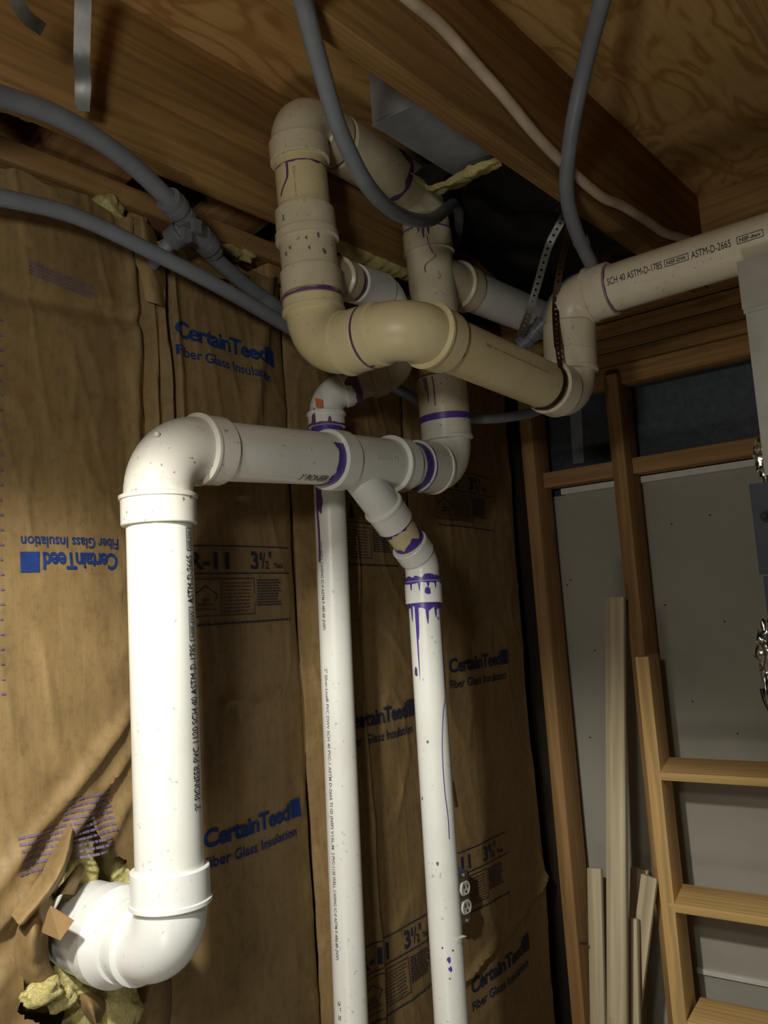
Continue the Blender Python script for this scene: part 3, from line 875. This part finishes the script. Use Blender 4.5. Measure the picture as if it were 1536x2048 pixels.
prof = [(gt, R3, dG), (gt+dG*.001, H3, dG), (onG(440), H3, dG), (onG(441), H3+.0028, dG), (onG(454), H3+.0028, dG), (onG(455), B3+.001, dG), (onG(517), B3+.001, dG), (onG(518), H3, dG), (onG(576), H3, dG), (onG(577), R3, dG)]
st = mesh('tee_fitting', *sweep([p[0] for p in prof], [p[1] for p in prof], 56, [dG]*len(prof)), M['aged'], drain, 28)
lab(st, 'beige sanitary tee with dark specks on the loop')
rr = random.Random(4)
for k in range(12): blotch(st, onG(400+rr.random()*105), dG, B3+.003 if k % 2 else H3, rr.uniform(-55, 50), .004+.006*rr.random(), .004, 'greyink', k)
primer(st, onG(574), -dG, H3, .004, 'mauve', 16, .9, [(30, .004, 20)])
primer(st, onG(578), dG, H3-.0035, .003, 'mauve', 17, .4)
dE = (E5-E4).normalized()
e = elbow(drain, E4, dG, dE, .066, .034, .050, 'cream'); lab(e, 'cream lower elbow of the loop')
g45 = E4+dE*.119
cc = elbow(drain, E5, dE, (E6-E5).normalized(), .050, max(.012, (E5-g45).length-.052), .044, 'cream', lipb=.003, lipa=.0); lab(cc, 'glossy cream elbow nearest the camera')
primer(cc, g45-dE*.001, dE, H3, .0035, 'mauve', 18, .5, [(60, .010, 4)], -E4)
# diagonal pipe
dD = (E6-E5).normalized()
def onD(px):
    q = P(px, 704+(px-960)*.5, 1, .742); return E5+dD*((q-E5).dot(dD))
dp = pipe(drain, E5+dD*.08, E6-dD*.06, R3, 'cream'); lab(dp, 'yellowed pipe sloping right with faint red print')
primer(dp, E5+dD*.0945, dD, R3, .0025, 'mauve', 19, .8, [(10, .006, 10)])
on_pipe(dp, join(frame2(0, .014, 0, .005, .0008), shift(glyphs('AS', .010, .0025, 0), .002, .0012), shift(glyphs('PVC-1120 SCH 40 ASTM-D-1785 ASTM-D-2665', .17, .0035, 0), .020, .0005)), onD(948), dD, -28, R3, 'redink', -onD(1000), -1)
dU = (E7-E6).normalized()
e = elbow(drain, E6, dD, dU, .048, .040, .040, 'warm', lipa=0); lab(e, 'white elbow at the low end of the sloping pipe')
primer(dp, E6-dD*.0875, -dD, R3, .0025, 'mauve', 20, .9, [(20, .016, 3), (60, .02, 4)])
dX = (RE-E7).normalized()
e = elbow(drain, E7, dU, dX, .046, max(.01, (E7-E6).length-.048-.040-.046), .046, 'warm', lipa=0); lab(e, 'glossy white elbow turning to the right-hand pipe')
e2_ = pipe(drain, E7+dX*.07, RE, R3, 'warm'); lab(e2_, 'white horizontal pipe at the right with black printing')
primer(e2_, E7+dX*.0925, dX, R3, .003, 'mauve', 21, .5)
def onX(px):
    q = P(px, 575-(px-1232)*.3145, 0, E6.x-.03); return E7+dX*((q-E7).dot(dX))
AX = 11; XT = Vector((-1, 0, 0))
def xt(txt, a, b, H=.0135, dv=0): on_pipe(e2_, glyphs(txt, (onX(b)-onX(a)).length, H), onX(a), dX, AX, R3, 'ink', XT, -1)
xt('SCH 40 ASTM-D-1785', 1222, 1331); xt('ASTM-D-2665', 1389, 1468)
nsf(e2_, onX(1336), onX(1384), dX, AX, -1, R3, 'ink', XT, .0125)
nsf(e2_, onX(1480), onX(1533), dX, AX, -1, R3, 'ink', XT, .0125, 'NSF-dwv')

# thin vent: branch of the loop tee, drop, and the long thin pipe
GB = onG(512); L4 = P(782, 588, 1, 1.000); dQ = (L4-GB).normalized()
L5 = P(800, 742, 1, 1.020); P2t = P(651, 792, 1, 1.118)
hbs = GB+dQ*.085
prof = hub_prof(GB+dQ*.118, -dQ, .036, R2, H2+.001, B2+.001, .002); prof = [(GB, B2+.001, dQ)]+[(p, r, -d) for p, r, d in reversed(prof)]
mesh('tee_branch', *sweep([p[0] for p in prof], [p[1] for p in prof], 48, [dQ]*len(prof)), M['aged'], st, 28)
v1 = pipe(drain, GB+dQ*.11, L4-dQ*.03, R2, 'aged')
primer(v1, GB+dQ*.117, dQ, R2+.0008, .042, 'mauve', 22, .35, [(20, .02, 30)]); lab(v1, 'short thin pipe smeared with purple primer')
dd = (L5-L4).normalized()
e = elbow(drain, L4, dQ, dd, .040, max(.01, (L4-GB).length-.178), .030, 'fitwhite', Rp=R2, Rh=H2, Rb=B2, lipa=0); lab(e, 'thin white elbow turning down behind the loop')
pipe(drain, L4+dd*.06, L5-dd*.06, R2, 'pvc')
dl = (P2t-L5).normalized()
e = elbow(drain, L5, dd, dl, .036, .030, .030, 'aged', Rp=R2, Rh=H2, Rb=B2, lipb=0); lab(e, 'thin dusty elbow behind the horizontal run')
pipe(drain, L5+dl*.05, P2t-dl*.05, R2, 'aged')
P2b = P(702, 2030, 1, 1.118); d2 = (P2b-P2t).normalized()
Ld = (P2t-L5).length
e = elbow(drain, P2t, dl, d2, .034, .030, .030, 'fitwhite', Rp=R2, Rh=H2, Rb=B2, lipa=0); lab(e, 'thin white elbow with an orange sticker and purple smears')
primer(e, P2t-dl*.064, dl, H2, .014, 'mauve', 23, .5, [(20, .012, 15)])

s0 = D(638, 806, (P2t.dot(CF))-.043)
V = [s0-CR*.008+CU*.010, s0+CR*.006+CU*.007, s0+CR*.008-CU*.010, s0-CR*.006-CU*.007]
V = V+[v+CF*.0012 for v in V]
mesh('orange_sticker', V, [(0, 1, 2, 3), (7, 6, 5, 4), (0, 4, 5, 1), (1, 5, 6, 2), (2, 6, 7, 3), (3, 7, 4, 0)], M['orange'], e)
primer(e, P2t+d2*.064, -d2, H2, .005, 'mauve', 24, .4, [(-45, .018, 7), (-38, .028, 3), (10, .010, 6)])
p2 = pipe(drain, P2t+d2*.05, P2t+d2*1.45, R2, 'pvc'); lab(p2, 'long thin white vent pipe standing behind the horizontal run')
primer(p2, P2t+d2*.063, d2, R2, .016, 'purple', 25, .3)
def on2(py):
    q = P(680, py, 1, 1.09); return P2t+d2*((q-P2t).dot(d2))
drip(p2, [(.0, -50), (.05, -52), (.10, -48), (.15, -50)], R2, d2, on2(965), 'mauve', .003)
blotch(p2, on2(1000), d2, R2, -38, .05, .012, 'mauve', 3)
def t2(txt, a, b): on_pipe(p2, glyphs(txt, (on2(b)-on2(a)).length, .0062, .01), on2(a), d2, 46, R2, 'greyink', -on2(1400)*1.0, -1)
t2('CD WELL CASING IC-0 ASTM F-480-88 (NSF)', 1082, 1258)
t2('2" Silver-Line\u00ae PVC DWV SCH 40 PVC-1 ASTM D-2665 TI GI (NSF) V15L-M', 1336, 1705)
t2('2 PVC-1120 WELL CASING IC-0 ASTM F-480-88 (NSF)', 1712, 1935); t2('2" S', 2020, 2062)

# ------------------------------------------------------------------ grey water tubes
def tube(pts, R, label, mat='tube', group=None, n=10, name='flexible_tube', cat='tube', parent=None):
    v, f = sweep(catmull(pts, n), R, 24); o = mesh(name, v, f, M[mat], parent, 60)
    return tag(o, label, cat, group) if not parent else o
tube([D(-140, 150, .98), D(0, 192, 1.1), D(130, 240, 1.19), D(250, 318, 1.29), D(345, 407, 1.39), D(372, 440, 1.43)], .0140, 'thick grey water tube running from upper left into the tee fitting')
tube([D(372, 440, 1.43), D(415, 500, 1.50), D(470, 552, 1.565), D(520, 590, 1.62), D(560, 618, 1.66), D(640, 670, 1.80)], .0132, 'grey water tube leaving the tee fitting behind the lower tube')
tube([D(372, 440, 1.43), D(345, 478, 1.45), D(310, 520, 1.47), D(287, 560, 1.52), D(285, 590, 1.60)], .0112, 'short grey water tube dropping from the tee into the paper seam')
tube([D(-150, 370, 1.12), D(0, 395, 1.20), D(150, 432, 1.29), D(300, 502, 1.38), D(450, 580, 1.475), D(600, 668, 1.60), D(700, 730, 1.72)], .0122, 'long grey water tube crossing in front of the kraft paper')
tf = empty('tube_tee', D(378, 452, 1.44), 'dark grey plastic tee joining the grey water tubes', 'pipe fitting')
def ring_run(par, a, b, rr, name, mat='tubefit'):
    a, b = Vector(a), Vector(b); pr = [(0, rr[0]*.8)]
    L = len(rr)
    for i, r in enumerate(rr): pr += [(i/L+.003, r), ((i+1)/L-.003, r)]
    pr.append((1, rr[-1]*.8))
    d = (b-a).normalized()
    return mesh(name, *sweep([a+(b-a)*t for t, r in pr], [r for t, r in pr], 28, [d]*len(pr)), M[mat], par, 30)
ring_run(tf, D(336, 398, 1.375), D(372, 438, 1.425), [.0205, .0215, .0175, .0185], 'tee_collar')
ring_run(tf, D(368, 434, 1.42), D(402, 476, 1.47), [.0165, .0180], 'tee_body')
ring_run(tf, D(398, 470, 1.465), D(428, 506, 1.51), [.0200, .0205, .0165], 'tee_collar')
ring_run(tf, D(382, 448, 1.435), D(342, 482, 1.45), [.0190, .0140, .0195, .0195], 'tee_collar')
for (px, py, dd_) in ((372, 470, 1.40), (392, 452, 1.41)):
    c_ = D(px, py, dd_); v, f = box(c_.x-.008, c_.x+.008, c_.y-.004, c_.y+.004, c_.z-.010, c_.z+.010); mesh('crimp_ear', v, f, M['tubefit'], tf)

tube([D(592, -70, .95), D(606, 0, 1.01), D(640, 130, 1.09), D(680, 262, 1.17), D(738, 375, 1.27), D(800, 430, 1.40), D(860, 440, 1.55), D(905, 408, 1.76)], .0116, 'grey water tube hanging in a loop in front of the upper elbow')
tube([D(903, 410, 1.78), D(917, 422, 1.84), D(915, 470, 1.95), D(903, 500, 1.99), D(895, 560, 2.06)], .0105, 'thin grey tube dropping beside the stack from the end of the loop')
tube([D(1225, -60, 1.25), D(1205, 0, 1.29), D(1168, 140, 1.40), D(1142, 270, 1.47), D(1133, 380, 1.54), D(1152, 462, 1.61), D(1186, 535, 1.70), D(1200, 566, 1.79)], .0130, 'grey water tube hanging from the right joist bay down behind the right pipe')
v, f = coupling_geo(D(1160, 480, 1.632), D(1166, 491, 1.645), .0148, .012); o = mesh('tube_clamp', v, f, M['tubefit'], None, 30); tag(o, 'small grey clamp band on the tube above the right pipe', 'clamp')
tube([D(1196, 550, 1.95), D(1150, 560, 1.96), D(1112, 595, 1.98), D(1085, 650, 2.0)], .0125, 'grey tube curving behind the glossy right elbow')
ft = empty('tube_coupling', D(1062, 668, 2.0), 'dark grey tube coupling below the far strap end', 'pipe fitting')
ring_run(ft, D(1088, 645, 1.99), D(1066, 668, 2.0), [.021, .018, .022], 'coupling_body'); ring_run(ft, D(1070, 664, 2.0), D(1040, 690, 2.02), [.020, .023, .018], 'coupling_nut')
tube([D(770, 765, 1.98), D(820, 792, 1.98), D(870, 822, 1.98), D(960, 838, 1.98), D(1060, 826, 2.0), D(1110, 800, 2.03)], .0112, 'grey tube sagging behind the stack below the sloping pipe')
tube([P(px, py, 1, .614) for px, py in ((760, -50), (820, 0), (885, 55), (950, 128), (1010, 195), (1070, 268), (1130, 330), (1200, 391), (1245, 412), (1290, 440), (1330, 466), (1385, 482))], .0092, 'beige sheathed cable running along the side of the middle joist', 'cable', name='cable', cat='cable')

# ------------------------------------------------------------------ straps
def ribbon(name, pts, wdt, mat, label, normal=None, holes=True, twist=None, parent=None, cat='strap', t=.0009, pitch=.011):
    pts = catmull(pts, 8); out = [pts[0]]; acc = 0
    fine = []
    for a, b in zip(pts, pts[1:]):
        L = (b-a).length; n = max(1, int(L/(pitch/3)))
        for k in range(n): fine.append(a+(b-a)*k/n)
    fine.append(pts[-1]); p, T, N = frames(fine)
    V, Fc = [], []
    for i, (q, tt) in enumerate(zip(p, T)):
        nn = normal(q, i/len(p)) if normal else -q
        s = tt.cross(nn).normalized(); m = s.cross(tt).normalized()
        for off in (0, t):
            for k in (-1, -.3, .3, 1): V.append(q+s*(wdt/2*k)+m*off)
    for i in range(len(p)-1):
        for k in range(3):
            if holes and k == 1 and i % 3 == 1: continue
            a = i*8+k; Fc.append((a, a+1, a+9, a+8)); a += 4; Fc.append((a, a+8, a+9, a+1))
        a = i*8; Fc.append((a, a+8, a+12, a+4)); a += 3; Fc.append((a, a+4, a+12, a+8))
    o = mesh(name, V, Fc, M[mat], parent, 40)
    return tag(o, label, cat) if label else o
dc = onD(1092); n1 = (-dc-dD*(-dc).dot(dD)).normalized(); b1 = dD.cross(n1)
arc = [dc+(n1*cos(radians(a))+b1*sin(radians(a)))*(R3+.0018) for a in range(-95, 176, 15)]
if arc[0].z < arc[-1].z: pass
hang = P(1150, 392, 2, ZJ)
lo_ = [hang+Vector((.0, .03, -.002)), D(1140, 440, 1.73), D(1120, 540, 1.71), D(1111, 620, 1.70)]
b1u = b1 if b1.z > 0 else -b1
arc = [dc+(n1*cos(radians(a))+b1u*sin(radians(a)))*(R3+.0018) for a in range(70, -176, -15)]
ribbon('hanger_strap', lo_+arc, .013, 'darkstrap', 'dark perforated hanger strap slung round the sloping pipe',
       normal=lambda q, u: (q-dc-dD*(q-dc).dot(dD)).normalized() if (q-dc).length < .075 else -q)
ribbon('hanger_strap', [hang+Vector((.01, .04, -.002)), D(1128, 430, 1.80), D(1098, 490, 1.84), D(1076, 565, 1.88), D(1058, 625, 1.92), D(1040, 672, 1.97)], .016, 'strap',
       'pale perforated hanger strap reaching back to the rear pipe')
ribbon('metal_strap', [D(166, -60, 1.12), D(166, 0, 1.15), D(164, 90, 1.17), D(163, 130, 1.18), D(166, 165, 1.19), D(165, 222, 1.20)], .021, 'strapgalv', 'bent galvanised strap hanging down at the top left',
       normal=lambda q, u: (-q+CR*(.55*sin(max(0, u-.45)*9))), holes=False, t=.0012)
ribbon('metal_strap', [D(10, -60, .95), D(30, -5, .98), D(55, 35, 1.02), D(85, 58, 1.08)], .016, 'strapgalv', 'short galvanised strap lying on the wide joist at the top left corner', holes=False, t=.0012)

# ------------------------------------------------------------------ duct boot and black plastic in the joist bay
bt = empty('duct_box', (1.42, .80, .8), 'grey sheet duct box sitting up in the joist bay above the tube loop', 'duct')
mesh('box_shell', *box(1.115, 1.37, .668, .838, .805, .948), M['duct'], bt)
mesh('box_seam', *box(1.1125, 1.1155, .668, .838, .804, .807), M['duct'], bt)
def sheet(name, grid, mat, label, cat, amp, fq, sub=8, smooth=60):
    rows = [catmull(r, sub) for r in grid]; cols = [catmull(list(c), sub) for c in zip(*rows)]
    V, Fc = [], []; nr = len(cols[0])
    for c in cols:
        for p in c:
            V.append(p+Vector((.3, .3, 1))*(amp*(1-2*abs(noise.noise(p*fq)))+amp*.4*noise.noise(p*fq*3)))
    for i in range(len(cols)-1):
        for j in range(nr-1): q = i*nr+j; Fc.append((q, q+1, q+nr+1, q+nr))
    o = mesh(name, V, Fc, M[mat], None, smooth); return tag(o, label, cat)
Vr = Vector
sheet('plastic_sheet', [[Vr((1.36, y, .835)), Vr((1.50, y, .820)), Vr((1.70, y, .81)), Vr((1.90, y, .77)), Vr((2.05, y, .760)), Vr((2.11, y, .750))] for y in (.675, .74, .82, .90, .98, 1.035)],
      'black', 'crumpled black plastic sheet filling the end of the joist bay', 'plastic sheet', .022, 7)
sheet('fiberglass_edge', [[P(px, py, 2, .79+dz) for px, py, dz in r] for r in (
    [(818, 348, 0), (870, 372, -.01), (930, 340, -.005), (1000, 312, 0)], [(835, 362, -.015), (872, 384, -.02), (935, 358, -.02), (1003, 326, -.01)], [(825, 365, .01), (872, 390, .01), (940, 366, .01), (1005, 335, .01)])],
      'glass', 'ragged yellow fiberglass edge at the end of the grey duct box', 'insulation', .008, 30)
sheet('plastic_scrap', [[Vr((2.10, y, .735)), Vr((2.04, y-.004, .715)), Vr((1.99, y, .735))] for y in (.53, .49, .44, .38, .30)], 'black', 'scrap of black plastic lying above the right-hand pipe', 'plastic sheet', .010, 20)

# ------------------------------------------------------------------ back wall framing
XE = 2.14
def bstud(px, py, label, ztop):
    p = P(px, py, 0, XE); y1 = p.y
    o = beam('wall_stud', (XE+.0445, y1-.019, FLOOR), (XE+.0445, y1-.019, ztop), .089, .038, M['stud'], side=(1, 0, 0), bev=.004)
    return tag(o, label, 'stud', 'studs of the back wall')
bstud(1051, 1000, 'wooden stud of the back wall nearest the papered wall', .655)
bstud(1230, 1000, 'wooden stud of the back wall beside the leaning shelf frame', .572)
o = beam('wall_stud', (XE+.0445, .205, FLOOR), (XE+.0445, .205, .572), .089, .038, M['stud'], side=(1, 0, 0)); tag(o, 'wooden stud of the back wall hidden behind the grey duct', 'stud', 'studs of the back wall')
o = beam('wall_stud', (XE+.01, 1.262, FLOOR), (XE+.01, 1.262, .70), .089, .038, M['joist'], side=(1, 0, 0)); tag(o, 'dark stud in the corner behind the paper edge', 'stud', 'studs of the back wall')
for k, (za, zb, xx, lb) in enumerate(((.675, .714, 2.170, 'upper board of the stacked plates below the rim joist'), (.636, .673, 2.172, 'middle board of the stacked plates below the rim joist'),
                              (.600, .634, 2.171, 'lower board of the stacked plates below the rim joist'), (.548, .598, 2.176, 'header board resting above the dark foil panels'))):
    o = beam('header_board', (xx+.02, -.9, (za+zb)/2), (xx+.02, 1.20, (za+zb)/2), .06, zb-za, M['joist'], side=(1, 0, 0)); tag(o, lb, 'board', 'boards above the back wall')
def blockrail(y0, y1, lb):
    o = beam('blocking_rail', (2.205, y0, .332), (2.205, y1, .332), .05, .042, M['stud'], side=(1, 0, 0)); tag(o, lb, 'rail', 'rails between the studs')
yS1 = P(1051, 1000, 0, XE).y; yS2 = P(1230, 1000, 0, XE).y
blockrail(yS2+.0, yS1-.0385, 'short wooden rail between the two back wall studs'); blockrail(.225, yS2-.0385, 'wooden rail between the right back wall stud and the grey duct')
o = mesh('insulation_board', *box(2.285, 2.295, -.2, 1.25, .29, .62), M['panelgrey']); tag(o, 'dark grey foil-faced panel above the wooden rails', 'panel')
tp_ = [P(px, py, 0, 2.283) for px, py in ((1138, 800), (1162, 800), (1168, 925), (1146, 928))]
o = mesh('clear_tape', tp_+[p+Vr((.001, 0, 0)) for p in tp_], [(0, 1, 2, 3), (7, 6, 5, 4), (0, 4, 5, 1), (1, 5, 6, 2), (2, 6, 7, 3), (3, 7, 4, 0)], M['tape']); tag(o, 'strip of shiny clear tape on the dark foil panel', 'tape')
o = mesh('wall_end', *box(2.262, 2.275, -.9, yS1, FLOOR, .293), M['board']); tag(o, kind='structure')
o = mesh('trim_1', *box(2.236, 2.262, .228, yS1-.06, .293, .309), M['whitestrip']); tag(o, kind='structure')
a, b = P(1395, 1940, 0, 2.258), P(1536, 1972, 0, 2.258)
o = mesh('trim_2', *box(2.252, 2.262, -.9, yS2-.04, a.z-.006, a.z+.006), M['whitestrip']); tag(o, kind='structure')
# nails, specks on the grey board
rr = random.Random(2)
for k, (px, py) in enumerate(((1343, 1048), (1449, 1243), (1134, 1170), (1385, 1403), (1189, 1301), (1180, 1475), (1420, 1030), (1330, 1210), (1475, 1467), (1141, 1160))):
    c_ = P(px, py, 0, 2.2605); o = mesh('nail_head', *sweep([c_, c_+Vr((.003, 0, 0))], .0022, 10), M['darkgrey'], None, 30); tag(o, 'tiny dark nail head or speck on the grey board', 'nail', 'specks on the grey board')

o = beam('wall_stud', (XE+.06, 1.205, FLOOR), (XE+.06, 1.205, .70), .089, .060, M['shadewood'], side=(1, 0, 0)); tag(o, 'added doubled stud, coloured dark for the shade deep in the back wall corner', 'stud', 'studs of the back wall')  # added to fill the gap; its dark colour paints the shade there
# knots / pencil tick as real little marks on studs
def flatmark(par, pts, mat, name):
    return mesh(name, pts, [tuple(range(len(pts)))], M[mat], par)

# ------------------------------------------------------------------ leaning boards
def lean(pts_top, pts_bot, wd, th, label, mat='trimwood', name='trim_board'):
    a, b = Vector(pts_top), Vector(pts_bot); b = a+(b-a)*((FLOOR+.002-a.z)/(b.z-a.z))
    o = beam(name, b, a, wd, th, M[mat], side=(0, 1, 0), bev=.002); return tag(o, label, 'board', 'pale boards leaning on the back wall')
b1_ = lean(P(1231, 1194, 0, 2.09), P(1236, 2048, 0, 1.97), .049, .016, 'tallest pale board leaning between the back wall studs with a small label')
c_ = P(1229, 1207, 0, 2.078); 
mesh('paper_label', *box(c_.x, c_.x+.001, c_.y-.004, c_.y+.004, c_.z-.014, c_.z+.014), M['white'], b1_).location -= Vector((0, 0, 0))
lean(P(1190, 1736, 0, 2.16), P(1197, 2048, 0, 2.08), .038, .016, 'short pale board standing left of the tall leaning board')
lean(P(1280, 1737, 0, 2.20), P(1272, 2048, 0, 2.15), .046, .016, 'short pale board behind the others beside the shelf frame')
lean(P(1300, 1752, 0, 2.10), P(1262, 2048, 0, 2.05), .040, .015, 'pale board leaning crosswise to the left at the shelf foot')
lean(P(1258, 1835, 0, 2.06), P(1262, 2048, 0, 2.02), .046, .018, 'pale board with a grooved top edge in front of the leaning boards')
lean(P(1231, 2010, 0, 1.98), P(1236, 2100, 0, 1.95), .030, .016, 'lowest pale offcut at the bottom of the leaning boards')

# ------------------------------------------------------------------ shelf frame
XS = 2.045
sf = empty('shelf_frame', (XS, .6, FLOOR), 'light pine shelf frame standing against the back wall stud', 'shelf')
a, b = P(1284, 1321, 0, XS), P(1358, 2048, 0, XS-.0)
yA = P(1284, 1500, 0, XS).y
US = Vr((.095, .012, .018)); DEP = US.length; US.normalize()
a = P(1284, 1321, 0, XS)+US*DEP/2; bb = P(1356, 2010, 0, XS)+US*DEP/2
dirS = (bb-a); bS = a+dirS*((FLOOR-a.z)/dirS.z)
stl = beam('stile', bS, a, DEP, .032, M['pine'], sf, side=US, bev=.002)
beam('stile', bS+Vr((0, -.62, 0)), a+Vr((0, -.62, 0)), DEP, .032, M['pine'], sf, side=US, bev=.002)
for (px, py) in ((1314, 1552), (1338, 1815), (1380, 2052)):
    c_ = P(px, py, 0, XS+.001)+US*DEP/2; beam('shelf', c_, c_+Vr((0, -.60, 0)), DEP, .020, M['pine'], sf, side=US, bev=.0015)
k0 = P(1303, 1675, 0, XS-.0012); V = [k0]+[k0+Vr((0, .0085*cos(2*pi*i/18), .0095*sin(2*pi*i/18))) for i in range(18)]
mesh('wood_knot', V+[v+Vr((.002, 0, 0)) for v in V], [(0, i+1, (i+1) % 18+1) for i in range(18)]+[(i+1, i+20, (i+1) % 18+20, (i+1) % 18+1) for i in range(18)], plain('knot', (70, 44, 30), .7), stl)

# ------------------------------------------------------------------ duct and furnace bits at the right edge
dt = empty('metal_duct', (1.6, .2, .18), 'galvanised metal duct at the right edge below the white pipe', 'duct')
mesh('duct_body', *box(1.502, 1.80, .02, .389, .178, .530), M['galv'], dt)
mesh('duct_collar', *box(1.496, 1.806, .014, .392, .455, .537), M['galv'], dt)
mesh('duct_seam', *box(1.4985, 1.503, .018, .391, .448, .4555), M['galv'], dt)
fc = empty('furnace_cabinet', (1.6, .2, -.2), 'blue-grey steel furnace cabinet at the right edge under the metal duct', 'furnace')
mesh('upper_panel', *box(1.49, 1.80, .0, .412, .020, .166), M['bluegrey'], fc)
mesh('lower_panel', *box(1.494, 1.80, .0, .408, -.045, .017), M['bluegrey'], fc)
mesh('base_cabinet', *box(1.53, 1.80, .0, .405, FLOOR, -.046), M['darkgrey'], fc)
c_ = P(1532, 1033, 0, 1.488); mesh('knob', *sweep([c_, c_+Vr((-.004, 0, 0)), c_+Vr((-.004, 0, 0)), c_+Vr((-.009, 0, 0))], [.0085, .0085, .005, .0045], 20, [Vr((-1, 0, 0))]*4), M['darkgrey'], fc, 30)
o = blob(None, D(1534, 915, 1.50), (.012, .016, .036), 'foil', 8, 'foil_tape', .7, 40, 4); tag(o, 'crumpled shiny foil tape between duct and furnace cabinet', 'foil tape')
m_ = D(1531, 908, 1.475); blob(o, m_, (.003, .006, .004), 'redink', 2, 'red_print', .3, 12)
o = blob(None, D(1545, 1300, 1.50), (.020, .024, .046), 'foil', 5, 'foil_wrap', .6, 40, 3); tag(o, 'crumpled silver foil wrap low at the right edge', 'foil wrap')
mesh('foil_tail', *sweep(catmull([D(1528, 1340, 1.5), D(1534, 1390, 1.5), D(1548, 1430, 1.5)], 6), [.004+.002*sin(i) for i in range(13)], 10), M['foil'], o, 60)
o = tube([D(1524, 1378, 1.52), D(1530, 1400, 1.52), D(1542, 1424, 1.52)], .004, 'thin dark green wire end at the right edge', 'black', name='wire', cat='wire')

# ------------------------------------------------------------------ outlet
oc = P(929, 1795, 1, 1.138)
ol = empty('electrical_outlet', oc, 'white duplex outlet without a cover behind the right drop pipe', 'outlet')
def face2(cz):
    V, Fc = [], []; N = 28; rows = ((0, .0), (.0045, .80), (.0055, .94), (.0040, 1.0), (-.004, 1.0))
    for dy, k in rows:
        for i in range(N):
            t = 2*pi*i/N; x = .0168*cos(t)*k; z = max(-.0135*k, min(.0135*k, .0168*sin(t)*k)); V.append((oc.x+x, oc.y-dy, cz+z))
    for r in range(len(rows)-1):
        for i in range(N): i2 = (i+1) % N; Fc.append((r*N+i, r*N+i2, (r+1)*N+i2, (r+1)*N+i))
    V2 = [(x, oc.y-.0055 if k < N else y, z) for k, (x, y, z) in enumerate(V)]
    fo = mesh('receptacle_face', V2, Fc, M['white'], ol, 50)
    for dx, h in ((-.0062, .0075), (.0062, .0065)): mesh('slot', *box(oc.x+dx-.0009, oc.x+dx+.0009, oc.y-.0062, oc.y-.0050, cz+.001, cz+.001+h), M['darkgrey'], fo)
    mesh('slot', *sweep([(oc.x, oc.y-.0062, cz-.006), (oc.x, oc.y-.0050, cz-.006)], .0022, 12), M['darkgrey'], fo, 30)
face2(oc.z+.0195); face2(oc.z-.0195)
mesh('yoke', *box(oc.x-.0165, oc.x+.0165, oc.y-.001, oc.y+.004, oc.z-.052, oc.z+.052), M['strap'], ol)
mesh('outlet_box', *box(oc.x-.030, oc.x+.028, oc.y+.003, oc.y+.075, oc.z-.050, oc.z+.050), M['boxblue'], ol)
for dz in (-.047, .047): mesh('screw', *sweep([(oc.x, oc.y-.004, oc.z+dz), (oc.x, oc.y, oc.z+dz)], .0035, 14), M['galv'], ol, 30)
a = [D(904, 1562, 1.82), D(908, 1562, 1.82), D(917, 1614, 1.83), D(906, 1616, 1.83)]
o = mesh('paper_scrap', a+[p+CF*.001 for p in a], [(0, 1, 2, 3), (7, 6, 5, 4), (0, 4, 5, 1), (1, 5, 6, 2), (2, 6, 7, 3), (3, 7, 4, 0)], M['card']); tag(o, 'pale paper scrap peeking out behind the right drop pipe', 'paper')
